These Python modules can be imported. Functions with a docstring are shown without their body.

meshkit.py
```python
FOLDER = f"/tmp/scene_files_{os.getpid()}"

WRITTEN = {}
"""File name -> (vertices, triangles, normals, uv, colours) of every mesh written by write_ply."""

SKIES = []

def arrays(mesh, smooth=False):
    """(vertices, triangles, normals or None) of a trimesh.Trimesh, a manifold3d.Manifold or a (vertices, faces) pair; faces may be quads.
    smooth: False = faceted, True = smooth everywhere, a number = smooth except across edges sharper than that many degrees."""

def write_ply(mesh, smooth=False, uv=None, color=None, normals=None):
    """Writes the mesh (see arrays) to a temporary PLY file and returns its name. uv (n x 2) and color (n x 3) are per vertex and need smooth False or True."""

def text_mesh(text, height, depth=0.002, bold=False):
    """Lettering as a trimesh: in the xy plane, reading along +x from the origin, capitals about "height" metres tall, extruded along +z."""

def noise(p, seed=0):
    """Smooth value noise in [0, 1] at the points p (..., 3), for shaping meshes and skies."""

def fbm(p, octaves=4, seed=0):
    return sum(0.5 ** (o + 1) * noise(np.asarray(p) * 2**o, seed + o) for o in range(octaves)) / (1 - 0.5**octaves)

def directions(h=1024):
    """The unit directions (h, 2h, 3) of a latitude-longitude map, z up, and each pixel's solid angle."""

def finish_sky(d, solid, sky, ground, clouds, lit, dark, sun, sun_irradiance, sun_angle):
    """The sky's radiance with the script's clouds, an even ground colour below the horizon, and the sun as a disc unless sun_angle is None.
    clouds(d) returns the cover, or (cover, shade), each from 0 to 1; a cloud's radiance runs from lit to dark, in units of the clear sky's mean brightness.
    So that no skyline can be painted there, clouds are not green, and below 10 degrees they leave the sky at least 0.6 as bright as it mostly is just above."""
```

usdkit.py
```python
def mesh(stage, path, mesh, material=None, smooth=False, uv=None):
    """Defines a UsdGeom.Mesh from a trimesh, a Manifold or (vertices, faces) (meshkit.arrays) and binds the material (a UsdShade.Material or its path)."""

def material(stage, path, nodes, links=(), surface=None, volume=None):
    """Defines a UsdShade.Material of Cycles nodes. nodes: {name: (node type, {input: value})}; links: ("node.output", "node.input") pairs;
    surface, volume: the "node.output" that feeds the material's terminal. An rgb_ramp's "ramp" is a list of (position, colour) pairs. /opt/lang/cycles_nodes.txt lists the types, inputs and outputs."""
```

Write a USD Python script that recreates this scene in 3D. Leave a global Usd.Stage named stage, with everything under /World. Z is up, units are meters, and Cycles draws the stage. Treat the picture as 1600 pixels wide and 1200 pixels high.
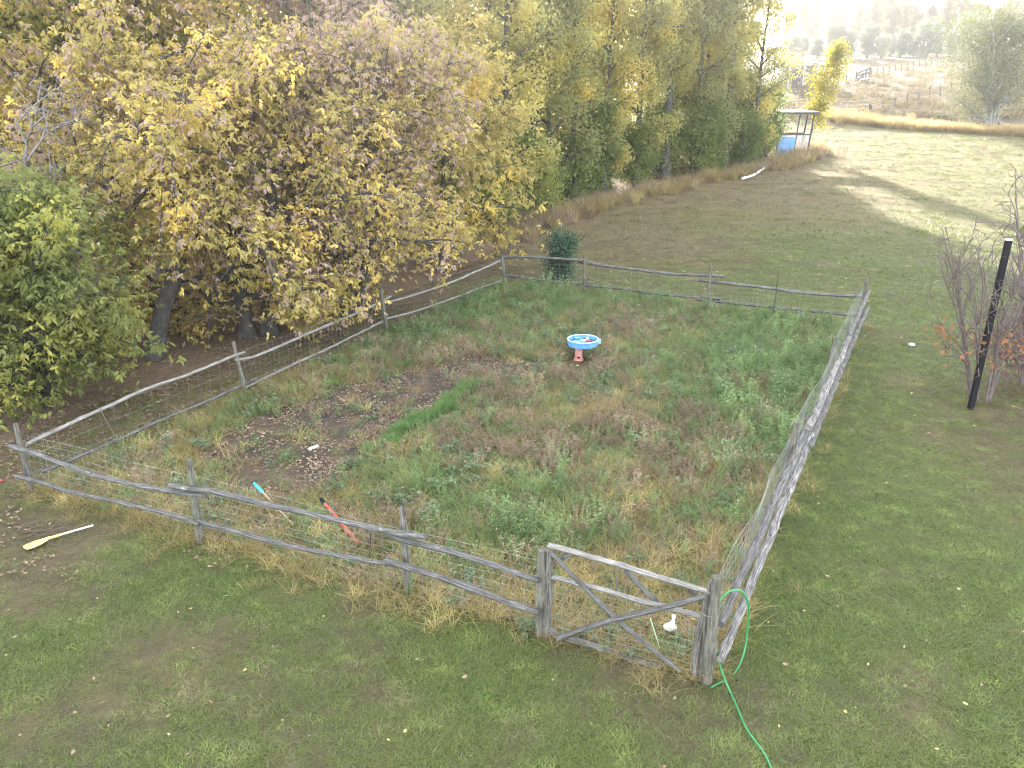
import math, random, re
import numpy as np
import trimesh
import usdkit, meshkit
from scipy.interpolate import PchipInterpolator
from shapely.geometry import Polygon, Point
import shapely
from pxr import Usd, UsdGeom, UsdLux, UsdShade, Gf, Sdf, Vt

random.seed(7)
rng = np.random.default_rng(11)
stage = Usd.Stage.CreateInMemory()
UsdGeom.SetStageUpAxis(stage, "Z")
UsdGeom.SetStageMetersPerUnit(stage, 1.0)
UsdGeom.Xform.Define(stage, "/World")
UsdGeom.Scope.Define(stage, "/World/Looks")

# ------------------------------------------------------------------ camera
FOC = 1263.0                       # focal length in pixels of a 1600 wide frame
PITCH, ROLL = math.radians(20.15), math.radians(0.46)
EYE = np.array([0.0, 0.0, 6.5])
FW = np.array([0, math.cos(PITCH), -math.sin(PITCH)])
_r, _u = np.array([1.0, 0, 0]), np.array([0, math.sin(PITCH), math.cos(PITCH)])
RIGHT = _r * math.cos(ROLL) - _u * math.sin(ROLL)
UP = _r * math.sin(ROLL) + _u * math.cos(ROLL)
cam = UsdGeom.Camera.Define(stage, "/World/camera")
cam.CreateHorizontalApertureAttr(36.0)
cam.CreateVerticalApertureAttr(27.0)
cam.CreateFocalLengthAttr(36.0 * FOC / 1600)
cam.CreateClippingRangeAttr(Gf.Vec2f(0.1, 5000))
cam.AddTransformOp().Set(Gf.Matrix4d(*RIGHT, 0, *UP, 0, *(-FW), 0, *EYE, 1))
cam.CreateExposureAttr(3.3)

# ------------------------------------------------------------------ sky and sun
SUN_EL, SUN_AZ = math.radians(18.5), math.radians(0.5)
usdkit.material(stage, "/World/Looks/sky_look", {
    "sky": ("sky_texture", {"sky_type": "single_scattering", "sun_disc": False, "sun_elevation": SUN_EL, "sun_rotation": SUN_AZ,
                            "air_density": 1.0, "aerosol_density": 2.0, "altitude": 600.0}),
    "co": ("texture_coordinate", {}), "mp": ("mapping", {"scale": (1.0, 1.0, 2.6)}),
    "cn": ("noise_texture", {"scale": 1.6, "detail": 5.0, "roughness": .55}),
    "cf": ("map_range", {"from_min": .35, "from_max": .65, "to_min": .45, "to_max": .8, "clamp": True}),
    "veil": ("mix", {"mix_type": "mix", "color2": (3.1, 3.1, 3.05)}),      # a thin white veil of high cloud over the whole sky
    "bg": ("background_shader", {"strength": 0.15})},
    [("co.generated", "mp.vector"), ("mp.vector", "cn.vector"), ("cn.fac", "cf.value"), ("cf.result", "veil.fac"), ("sky.color", "veil.color1"), ("veil.color", "bg.color")], surface="bg.background")
dome = UsdLux.DomeLight.Define(stage, "/World/sky")
UsdShade.MaterialBindingAPI.Apply(dome.GetPrim()).Bind(UsdShade.Material.Get(stage, "/World/Looks/sky_look"))
sun = UsdLux.DistantLight.Define(stage, "/World/sun")
sun.CreateIntensityAttr(0.85)
sun.CreateAngleAttr(0.53)
sun.CreateNormalizeAttr(True)
sun.CreateColorAttr(Gf.Vec3f(1.0, 0.92, 0.80))
_s = np.array([math.sin(SUN_AZ) * math.cos(SUN_EL), math.cos(SUN_AZ) * math.cos(SUN_EL), math.sin(SUN_EL)])
_sx = np.cross([0, 0, 1.0], _s); _sx /= np.linalg.norm(_sx); _sy = np.cross(_s, _sx)
sun.AddTransformOp().Set(Gf.Matrix4d(*_sx, 0, *_sy, 0, *_s, 0, 0, 0, 60, 1))
HAZE_DENSITY = 0.0004
HAZE_ANISO = 0.82

# ------------------------------------------------------------------ helpers
_used = {}


def numbered(name, parent="/World"):
    key = (parent, name)
    n = _used.get(key, 0)
    _used[key] = n + 1
    return f"{parent}/{name}" if n == 0 else f"{parent}/{name}_{n:03d}"


def tag(prim, label=None, cat=None, group=None, kind=None):
    prim = prim.GetPrim() if hasattr(prim, "GetPrim") else prim
    for k, v in (("label", label), ("category", cat), ("group", group), ("kind", kind)):
        if v:
            prim.SetCustomDataByKey(k, v)
    return prim


def thing(name, label, cat, loc=(0, 0, 0), rz=0.0, scale=None, group=None, kind=None):
    x = UsdGeom.Xform.Define(stage, numbered(name))
    x.AddTranslateOp().Set(Gf.Vec3d(*map(float, loc)))
    if rz:
        x.AddRotateZOp().Set(float(rz))
    if scale is not None:
        s = (scale,) * 3 if np.ndim(scale) == 0 else scale
        x.AddScaleOp().Set(Gf.Vec3f(*map(float, s)))
    tag(x, label, cat, group, kind)
    return x.GetPrim()


def obj(name, mesh, mat, parent=None, smooth=False, uv=None):
    base = str(parent.GetPath()) if parent is not None else "/World"
    if isinstance(mesh, tuple) and len(mesh) == 3:
        mesh, uv = (mesh[0], mesh[1]), mesh[2]
    if uv is not None and smooth is not False:
        smooth = True                   # caps have their own vertices, so the ends stay crisp
    m = usdkit.mesh(stage, numbered(name, base), mesh, mat, smooth=smooth, uv=uv)
    return m.GetPrim()


def dup(root, loc, rz, label, scale=None, group=None, cat=None):
    was = root.GetCustomData()
    x = UsdGeom.Xform.Define(stage, numbered(re.sub(r"_[0-9]{3}$", "", root.GetName())))
    p = x.GetPrim()
    p.GetReferences().AddInternalReference(root.GetPath())
    p.SetInstanceable(True)
    x.SetXformOpOrder([])
    x.AddTransformOp(opSuffix="place").Set(
        Gf.Matrix4d().SetScale(Gf.Vec3d(*((scale,) * 3 if np.ndim(scale or 1) == 0 else scale)) if scale is not None else Gf.Vec3d(1, 1, 1))
        * Gf.Matrix4d().SetRotate(Gf.Rotation(Gf.Vec3d(0, 0, 1), float(rz))) * Gf.Matrix4d().SetTranslate(Gf.Vec3d(*map(float, loc))))
    tag(p, label, cat or was["category"], group or was.get("group"))
    return p


_hp = PchipInterpolator([-400, -50, 0, 28, 40, 50, 60, 70, 76, 80, 90, 100, 130, 160, 200, 260, 400, 700, 1500],
                        [0, 0, 0, 0, .25, .8, 1.56, 2.4, 2.85, 3.6, 5.1, 6.4, 8.9, 11.2, 13.8, 17, 20, 22, 22])


def height(x, y):
    x, y = np.asarray(x, float), np.asarray(y, float)
    w = np.clip(y / 40, 0, 1)
    return _hp(y) + 0.05 * (meshkit.noise(np.stack([x * .5, y * .5, 0 * x], -1), 3) - .5) * (1 + 2 * w)


def ray(px, py):
    return FW + RIGHT * (px - 800) / FOC + UP * (600 - py) / FOC


_ts = np.concatenate([np.linspace(5, 60, 8000), np.linspace(60, 500, 9000)])


def ground(px, py):
    """The point of the terrain seen at a pixel of the 1600 x 1200 photograph."""
    P = EYE + _ts[:, None] * ray(px, py)
    h = _hp(P[:, 1])
    below = P[:, 2] < h
    P = P[np.argmax(below)] if below.any() else P[-1]
    return np.array([P[0], P[1], float(height(P[0], P[1]))])


def at_depth(px, py, y):
    d = ray(px, py)
    return EYE + d * (y / d[1])


def on_plane(px, py, a, b, off=0.0):
    """Where the pixel's ray meets the upright plane through a and b, moved off metres to the right of a->b."""
    d = np.array([b[0] - a[0], b[1] - a[1]]); d /= np.linalg.norm(d)
    n = np.array([d[1], -d[0]])
    r = ray(px, py)
    t = (np.dot(n, np.array(a[:2])) + off) / np.dot(n, r[:2])
    return EYE + t * r


def fbm2(x, y, s, seed=0, octaves=3):
    x, y = np.asarray(x, float), np.asarray(y, float)
    return meshkit.fbm(np.stack([x * s, y * s, 0 * x + seed * 7.3], -1), octaves, seed)


def unit(v):
    v = np.asarray(v, float)
    return v / np.maximum(np.linalg.norm(v, axis=-1, keepdims=True), 1e-9)


def tube(points, radii, sides=6, cap=True, squash=None):
    """(vertices, faces, uv) of a tapered tube along a polyline; u runs along it in metres."""
    p = np.asarray(points, float)
    n = len(p)
    radii = np.broadcast_to(np.asarray(radii, float), (n,)) if np.ndim(radii) < 2 else np.asarray(radii)
    t = np.gradient(p, axis=0); t = unit(t)
    ref = np.array([0, 0, 1.0]) if abs(unit(p[-1] - p[0])[2]) < .8 else np.array([1.0, 0, 0])
    a = unit(np.cross(t, ref)); b = np.cross(t, a)
    ang = np.linspace(0, 2 * np.pi, sides + 1)
    rr = radii[:, None, None] if radii.ndim == 1 else radii[:, :, None]
    ring = np.cos(ang)[None, :, None] * a[:, None] + np.sin(ang)[None, :, None] * b[:, None] * (squash or 1)
    v = (p[:, None] + rr * ring).reshape(-1, 3)
    L = np.concatenate([[0], np.cumsum(np.linalg.norm(np.diff(p, axis=0), axis=1))])
    uv = np.stack(np.meshgrid(L, ang / (2 * np.pi), indexing="ij"), -1).reshape(-1, 2)
    w = sides + 1
    i, j = np.meshgrid(np.arange(n - 1), np.arange(sides), indexing="ij")
    q = np.stack([i * w + j, i * w + j + 1, (i + 1) * w + j + 1, (i + 1) * w + j], -1).reshape(-1, 4)
    f = np.vstack([q[:, [0, 2, 1]], q[:, [0, 3, 2]]])
    if cap:
        for k, flip in ((0, False), (n - 1, True)):
            c = len(v)
            v = np.vstack([v, p[k], v[k * w:(k + 1) * w]])
            uv = np.vstack([uv, [L[k], .5], uv[k * w:(k + 1) * w]])
            jj = np.arange(sides)
            tri = np.stack([np.full(sides, c), c + 1 + jj, c + 2 + jj], 1)
            f = np.vstack([f, tri[:, ::-1] if flip else tri])
    return v, f, uv


def join(parts):
    parts = [p for p in parts if len(p[0])]
    n = np.cumsum([0] + [len(p[0]) for p in parts])
    v = np.vstack([p[0] for p in parts]); f = np.vstack([p[1] + k for p, k in zip(parts, n)])
    if all(len(p) == 3 for p in parts):
        return v, f, np.vstack([p[2] for p in parts])
    return v, f


def box(size, centre, rot=None):
    m = trimesh.creation.box(size)
    e = min(size) * .08
    if rot is not None:
        m.apply_transform(rot)
    m.apply_translation(centre)
    return np.array(m.vertices), np.array(m.faces)


def beam(p, q, w, h):
    """A squared timber from p to q."""
    p, q = np.asarray(p, float), np.asarray(q, float)
    t = unit(q - p); ref = np.array([0, 0, 1.0]) if abs(t[2]) < .8 else np.array([0, 1.0, 0])
    a = unit(np.cross(t, ref)); b = np.cross(a, t)
    v = np.array([e + sa * a * w / 2 + sb * b * h / 2 for e in (p, q) for sa, sb in ((-1, -1), (1, -1), (1, 1), (-1, 1))])
    f = np.array([[0, 1, 2], [0, 2, 3], [4, 6, 5], [4, 7, 6], [0, 5, 1], [0, 4, 5], [1, 6, 2], [1, 5, 6], [2, 7, 3], [2, 6, 7], [3, 4, 0], [3, 7, 4]])
    u = np.linalg.norm(q - p)
    uv = np.array([[0, .1], [0, .3], [0, .6], [0, .9], [u, .1], [u, .3], [u, .6], [u, .9]])
    return v, f, uv


def wobble(points, n, amp, seed):
    """n points along the polyline, with natural bends of about amp metres."""
    p = np.asarray(points, float)
    s = np.concatenate([[0], np.cumsum(np.linalg.norm(np.diff(p, axis=0), axis=1))])
    t = np.linspace(0, s[-1], n)
    o = np.stack([PchipInterpolator(s, p[:, k])(t) if len(p) > 2 else np.interp(t, s, p[:, k]) for k in range(3)], -1)
    for k in range(3):
        o[:, k] += amp * 2 * (meshkit.fbm(np.stack([t * 1.1, 0 * t + seed * 3.1, 0 * t + k * 5.7], -1), 3, seed + k) - .5)
    return o


def log(points, r0, r1, seed, n=26, amp=.012, sides=9):
    """A weathered pole: bent, tapered, knotty."""
    p = wobble(points, n, amp, seed)
    r = np.linspace(r0, r1, n)[:, None] * np.ones((1, sides + 1))
    a = np.linspace(0, 2 * np.pi, sides + 1)
    nz = meshkit.fbm(np.stack([np.cos(a)[None] + 0 * r, np.sin(a)[None] + 0 * r, np.arange(n)[:, None] * .45 + 0 * r + seed * 9], -1), 3, seed)
    r = r * (1 + .5 * (nz - .5))
    q = np.random.default_rng(seed)
    for k in q.integers(2, n - 2, 4):
        r[k] *= 1.18
    parts = [tube(p, r, sides)]
    if n > 14:                                            # knots and stubs of lopped branches
        for k in q.integers(2, n - 2, max(3, n // 7)):
            d = unit(q.normal(size=3)); d = unit(d - unit(p[k + 1] - p[k]) * (d @ unit(p[k + 1] - p[k])))
            parts.append(tube([p[k], p[k] + d * r[k].mean() * q.uniform(1.15, 1.7)], [r[k].mean() * .5, r[k].mean() * q.uniform(.18, .32)], 6))
    return join(parts)


# ------------------------------------------------------------------ materials
LOOKS = {}
GAIN, LEAF_GAIN = 1.9, 1.95


def mat(name, nodes, links, surface="p.BSDF"):
    LOOKS[name] = usdkit.material(stage, f"/World/Looks/{name}", nodes, links, surface=surface)
    return LOOKS[name]


def leaf_look(name, ramp, namp=.35, trans=.45, scale=.5, rough=.6, seed=0.0, obj_var=.25, spec=.2, tl=1.25):
    """Leaves: each leaf its own tone, clumps lean one way, light comes through."""
    k = LEAF_GAIN if name.endswith("_leaf") and "weed" not in name and not name.startswith(("far", "bright", "fallen", "red", "orange", "dark")) or "keys" in name else GAIN if name.split("_")[-1] in ("blade", "grass", "weed") or "weed" in name else 1.0
    ramp = [(a, tuple(min(.8, v * k) for v in c)) for a, c in ramp]
    return mat(name, {
        "g": ("geometry", {}), "o": ("object_info", {}),
        "n": ("noise_texture", {"scale": scale, "detail": 3.0, "roughness": .6}),
        "nm": ("map_range", {"from_min": .3, "from_max": .7, "to_min": -namp, "to_max": namp}),
        "om": ("map_range", {"from_min": 0.0, "from_max": 1.0, "to_min": -obj_var, "to_max": obj_var}),
        "a1": ("math", {"math_type": "add"}), "a2": ("math", {"math_type": "add", "use_clamp": True}),
        "r": ("rgb_ramp", {"ramp": ramp}),
        "p": ("principled_bsdf", {"roughness": rough, "specular_ior_level": spec}),
        "b": ("vector_math", {"math_type": "scale", "scale": tl}),
        "t": ("translucent_bsdf", {}), "m": ("mix_closure", {"fac": trans})},
        [("g.position", "n.vector"), ("n.fac", "nm.value"), ("o.random", "om.value"), ("g.random_per_island", "a1.value1"), ("nm.result", "a1.value2"),
         ("a1.value", "a2.value1"), ("om.result", "a2.value2"), ("a2.value", "r.fac"), ("r.color", "p.base_color"), ("r.color", "b.vector1"), ("b.vector", "t.color"),
         ("p.BSDF", "m.closure1"), ("t.BSDF", "m.closure2")], surface="m.closure")


def wood_look(name, ramp, su=3.0, sv=22.0, bump=.9, rough=.85, lichen=None):
    """Weathered wood; the grain runs along the pole (st.x in metres)."""
    nodes = {"a": ("attribute", {"attribute": "st"}), "o": ("object_info", {}),
             "mp": ("mapping", {"scale": (su, sv, 1)}), "g": ("geometry", {}),
             "n": ("noise_texture", {"scale": 1.0, "detail": 7.0, "roughness": .72, "distortion": .6}),
             "n2": ("noise_texture", {"scale": 4.5, "detail": 5.0, "roughness": .7}),
             "mx": ("mix", {"mix_type": "overlay", "fac": .85}), "r": ("rgb_ramp", {"ramp": ramp}),
             "bm": ("bump", {"strength": bump, "distance": .02}),
             "p": ("principled_bsdf", {"roughness": rough, "specular_ior_level": .25})}
    links = [("a.vector", "mp.vector"), ("mp.vector", "n.vector"), ("g.position", "n2.vector"), ("n.fac", "r.fac"), ("r.color", "mx.color1"), ("n2.color", "mx.color2"),
             ("n.fac", "bm.height"), ("bm.normal", "p.normal")]
    nodes["bw"] = ("rgb_to_bw", {}); links += [("n2.color", "bw.color")]
    links = [l for l in links if l != ("n2.color", "mx.color2")] + [("bw.val", "mx.color2")]
    if lichen:
        nodes["n3"] = ("noise_texture", {"scale": 9.0, "detail": 3.0})
        nodes["r3"] = ("rgb_ramp", {"ramp": [(0, (0, 0, 0)), (.70, (0, 0, 0)), (.78, (.7, .7, .7)), (1, (1, 1, 1))]})
        nodes["mz"] = ("mix", {"mix_type": "mix", "color2": lichen})
        links += [("g.position", "n3.vector"), ("n3.fac", "r3.fac"), ("r3.color", "bw3.color"), ("bw3.val", "mz.fac"), ("mx.color", "mz.color1"), ("mz.color", "p.base_color")]
        nodes["bw3"] = ("rgb_to_bw", {})
    else:
        links += [("mx.color", "p.base_color")]
    return mat(name, nodes, links)


def plain_look(name, c1, c2, scale=8.0, rough=.5, metallic=0.0, spec=.5, bump=.1):
    """Painted, plastic or metal things: two close tones in uneven patches with scuffs."""
    return mat(name, {"g": ("geometry", {}), "n": ("noise_texture", {"scale": scale, "detail": 5.0, "roughness": .65}),
                      "r": ("rgb_ramp", {"ramp": [(0, c1), (.38, c1), (.66, c2), (1, c2)]}), "bm": ("bump", {"strength": bump, "distance": .01}),
                      "rr": ("map_range", {"from_min": .3, "from_max": .7, "to_min": rough * .8, "to_max": min(1, rough * 1.25)}),
                      "p": ("principled_bsdf", {"roughness": rough, "metallic": metallic, "specular_ior_level": spec})},
               [("g.position", "n.vector"), ("n.fac", "r.fac"), ("r.color", "p.base_color"), ("n.fac", "bm.height"), ("bm.normal", "p.normal"),
                ("n.fac", "rr.value"), ("rr.result", "p.roughness")])


def ground_look(name, fine, amount=.55, bump=.9):
    """Ground: the vertex tint gives the broad patches of turf, soil and litter; noise adds blades, crumbs and specks."""
    return mat(name, {
        "t": ("attribute", {"attribute": "tint"}), "g": ("geometry", {}),
        "n1": ("noise_texture", {"scale": 38.0, "detail": 4.0, "roughness": .75}),
        "n2": ("noise_texture", {"scale": 6.0, "detail": 5.0, "roughness": .7}),
        "r1": ("rgb_ramp", {"ramp": fine}),
        "r2": ("rgb_ramp", {"ramp": [(0, (.55, .55, .55)), (.35, (.72, .72, .7)), (.65, (1.18, 1.16, 1.1)), (1, (1.45, 1.4, 1.3))]}),
        "m1": ("mix", {"mix_type": "multiply", "fac": amount}), "m2": ("mix", {"mix_type": "multiply", "fac": .7}),
        "h": ("math", {"math_type": "add"}), "bm": ("bump", {"strength": bump, "distance": .05}),
        "p": ("principled_bsdf", {"roughness": .95, "specular_ior_level": .12})},
        [("g.position", "n1.vector"), ("g.position", "n2.vector"), ("n1.fac", "r1.fac"), ("n2.fac", "r2.fac"), ("t.color", "m1.color1"), ("r1.color", "m1.color2"),
         ("m1.color", "m2.color1"), ("r2.color", "m2.color2"), ("m2.color", "p.base_color"), ("n1.fac", "h.value1"), ("n2.fac", "h.value2"), ("h.value", "bm.height"), ("bm.normal", "p.normal")])


GREY_WOOD = wood_look("weathered_rail_wood", [(0.00, (0.013, 0.012, 0.011)), (0.40, (0.038, 0.034, 0.032)), (0.50, (0.092, 0.086, 0.080)), (0.60, (0.179, 0.165, 0.151)), (0.72, (0.239, 0.221, 0.201))], lichen=(.34, .32, .2))
PALE_WOOD = wood_look("pale_rail_wood", [(0.00, (0.031, 0.028, 0.024)), (0.40, (0.090, 0.082, 0.073)), (0.50, (0.191, 0.176, 0.156)), (0.60, (0.316, 0.288, 0.259)), (0.72, (0.378, 0.347, 0.309))])
MID_WOOD = wood_look("streaky_rail_wood", [(0.00, (0.017, 0.017, 0.015)), (0.40, (0.053, 0.049, 0.045)), (0.50, (0.132, 0.123, 0.115)), (0.60, (0.308, 0.286, 0.262)), (0.72, (0.464, 0.429, 0.391))])
POST_WOOD = wood_look("post_wood", [(0.00, (0.027, 0.025, 0.020)), (0.41, (0.065, 0.060, 0.047)), (0.54, (0.132, 0.120, 0.094)), (0.70, (0.202, 0.187, 0.154))], sv=14)
OLD_WOOD = wood_look("old_split_wood", [(0.00, (0.013, 0.012, 0.010)), (0.41, (0.057, 0.049, 0.041)), (0.54, (0.140, 0.128, 0.107)), (0.70, (0.260, 0.231, 0.196))], su=2.5, sv=16, bump=.7)
DARK_WOOD = wood_look("dark_wood", [(0, (.02, .018, .02)), (.5, (.06, .055, .06)), (1, (.13, .12, .12))])
BARK = wood_look("bark", [(0, (0.017, 0.015, 0.013)), (.4, (0.050, 0.045, 0.040)), (.65, (0.088, 0.083, 0.074)), (1, (0.138, 0.129, 0.116))], su=4, sv=9, bump=.8)
PALE_BARK = wood_look("pale_bark", [(0, (.12, .11, .10)), (.4, (.24, .23, .21)), (.7, (.36, .35, .32)), (1, (.45, .44, .41))], su=4, sv=7, bump=.5)
GREY_TWIG = wood_look("grey_twig", [(0, (0.078, 0.068, 0.065)), (.5, (0.163, 0.143, 0.137)), (1, (0.286, 0.260, 0.247))], su=4, sv=7, bump=.3)
RED_TWIG = wood_look("reddish_twig", [(0, (.05, .036, .033)), (.45, (.11, .082, .075)), (.7, (.17, .14, .13)), (1, (.25, .22, .21))], su=4, sv=7, bump=.3)
WIRE = plain_look("galvanised_wire", (.20, .20, .195), (.34, .34, .33), 20, .55, .4)

L_POPLAR = leaf_look("poplar_leaf", [(0, (0.119, 0.118, 0.045)), (.3, (0.217, 0.190, 0.065)), (.6, (0.346, 0.272, 0.085)), (.85, (0.455, 0.326, 0.089)), (1, (0.514, 0.326, 0.080))], trans=.55, scale=.35, tl=1.6)
L_POPLAR2 = leaf_look("gold_poplar_leaf", [(0, (0.174, 0.161, 0.053)), (.35, (0.300, 0.248, 0.073)), (.7, (0.446, 0.322, 0.083)), (1, (0.542, 0.339, 0.069))], trans=.55, scale=.35, tl=1.6)
L_MAPLE = leaf_look("yellow_maple_leaf", [(0, (0.208, 0.170, 0.058)), (.25, (0.405, 0.304, 0.088)), (.55, (0.579, 0.407, 0.106)), (.8, (0.656, 0.443, 0.142)), (1, (0.590, 0.350, 0.211))], trans=.42, scale=.7, obj_var=.05)
L_GREEN = leaf_look("green_maple_leaf", [(0, (0.094, 0.102, 0.033)), (.35, (0.187, 0.178, 0.044)), (.62, (0.343, 0.274, 0.061)), (.85, (0.593, 0.408, 0.083)), (1, (0.686, 0.420, 0.133))], trans=.42, scale=.8, obj_var=.05)
L_KEYS = leaf_look("dry_seed_keys", [(0, (0.196, 0.140, 0.112)), (.4, (0.322, 0.241, 0.190)), (.75, (0.425, 0.325, 0.246)), (1, (0.483, 0.403, 0.224))], trans=.35, scale=.7, obj_var=.05)
L_BIRCH = leaf_look("bright_yellow_leaf", [(0, (0.285, 0.255, 0.038)), (.5, (0.413, 0.360, 0.053)), (1, (0.495, 0.413, 0.068))], trans=.45, tl=1.0, scale=1.0, obj_var=.05)
L_WILLOW = leaf_look("willow_leaf", [(0, (0.051, 0.057, 0.024)), (.4, (0.087, 0.093, 0.036)), (.75, (0.126, 0.126, 0.048)), (1, (0.162, 0.144, 0.048))], trans=.45, tl=1.2, scale=.3)
L_FARBUSH = leaf_look("far_bush_leaf", [(0, (0.126, 0.143, 0.090)), (.4, (0.214, 0.223, 0.134)), (.8, (0.304, 0.286, 0.170)), (1, (0.357, 0.313, 0.179))], trans=.3, tl=1.0, scale=.15, obj_var=.4)
L_FARTREE = leaf_look("far_tree_leaf", [(0, (0.126, 0.109, 0.041)), (.4, (0.209, 0.167, 0.051)), (.8, (0.277, 0.201, 0.054)), (1, (0.264, 0.164, 0.075))], trans=.55, tl=1.2, scale=.1, obj_var=.4)
L_UNDER = leaf_look("undergrowth_leaf", [(0, (.08, .10, .03)), (.4, (.18, .18, .05)), (.7, (.33, .28, .075)), (1, (.40, .27, .11))], trans=.42, scale=.5, obj_var=.35)
G_EDGE = leaf_look("golden_edge_straw", [(0, (.34, .26, .12)), (.5, (.52, .39, .17)), (1, (.62, .47, .2))], trans=.62, tl=1.2, scale=.3, obj_var=.2)
G_FIELD = leaf_look("field_straw", [(0, (0.109, 0.085, 0.045)), (.5, (0.178, 0.136, 0.065)), (1, (0.228, 0.174, 0.079))], trans=.55, tl=1.1, scale=.3, obj_var=.2)
L_RED = leaf_look("red_leaf", [(0, (0.153, 0.075, 0.078)), (.5, (0.243, 0.138, 0.138)), (.85, (0.306, 0.225, 0.192)), (1, (0.342, 0.338, 0.156))], trans=.4, scale=2.0)
L_ORANGE = leaf_look("orange_leaf", [(0, (.30, .14, .07)), (.5, (.42, .25, .08)), (1, (.48, .34, .09))], trans=.4, scale=2.0)
L_SPRUCE = leaf_look("dark_shrub_leaf", [(0, (0.048, 0.085, 0.048)), (.5, (0.095, 0.153, 0.085)), (1, (0.171, 0.221, 0.114))], trans=.25, scale=2.0)

G_LAWN = leaf_look("lawn_blade", [(0, (0.063, 0.077, 0.020)), (.3, (0.125, 0.154, 0.040)), (.62, (0.195, 0.223, 0.058)), (.88, (0.263, 0.273, 0.080)), (1, (0.414, 0.359, 0.159))], namp=.2, trans=.3, scale=2.2, obj_var=.05, spec=.3, rough=.45)
G_DRYLAWN = leaf_look("dry_lawn_blade", [(0, (.06, .05, .03)), (.35, (.13, .115, .06)), (.6, (.12, .14, .045)), (.82, (.24, .20, .105)), (1, (.42, .35, .21))], trans=.3, scale=1.1, obj_var=.08, spec=.3, rough=.5)
G_TALL = leaf_look("dry_tall_grass", [(0, (.15, .12, .05)), (.35, (.26, .21, .09)), (.6, (.36, .29, .13)), (.8, (.20, .20, .05)), (1, (.42, .34, .19))], trans=.35, scale=1.2, obj_var=.2)
G_GREEN = leaf_look("green_tall_grass", [(0, (0.070, 0.101, 0.034)), (.4, (0.120, 0.168, 0.058)), (.75, (0.190, 0.230, 0.082)), (1, (0.310, 0.314, 0.140))], trans=.35, scale=1.2, obj_var=.2)
G_ROW = leaf_look("fresh_row_grass", [(0, (0.058, 0.102, 0.030)), (.5, (0.109, 0.167, 0.047)), (1, (0.184, 0.227, 0.077))], trans=.38, scale=2.0, obj_var=.1)
G_WEED = leaf_look("green_weed_leaf", [(0, (0.079, 0.109, 0.046)), (.4, (0.142, 0.184, 0.079)), (.75, (0.210, 0.247, 0.110)), (1, (0.336, 0.333, 0.165))], trans=.35, scale=1.0, obj_var=.25)
G_GREYWEED = leaf_look("grey_weed_leaf", [(0, (.07, .09, .05)), (.5, (.125, .15, .088)), (1, (.21, .22, .14))], trans=.3, scale=1.0, obj_var=.2)
G_BROWN = leaf_look("withered_weed", [(0, (0.116, 0.086, 0.058)), (.4, (0.200, 0.153, 0.105)), (.75, (0.294, 0.232, 0.155)), (1, (0.420, 0.346, 0.220))], trans=.25, scale=1.0, obj_var=.25)
G_FLOWER = leaf_look("white_flower_head", [(0, (.55, .55, .5)), (1, (.8, .8, .78))], trans=.3, scale=3.0)
G_FALLEN = leaf_look("fallen_leaf", [(0, (.24, .16, .10)), (.3, (.46, .34, .13)), (.55, (.58, .45, .17)), (.75, (.60, .52, .34)), (1, (.34, .21, .13))], trans=.15, scale=3.0, obj_var=.4, spec=.35, rough=.5)
G_STRAW = leaf_look("pale_straw", [(0, (0.112, 0.093, 0.056)), (.5, (0.211, 0.174, 0.112)), (1, (0.322, 0.285, 0.198))], trans=.15, scale=2.0)
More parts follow.
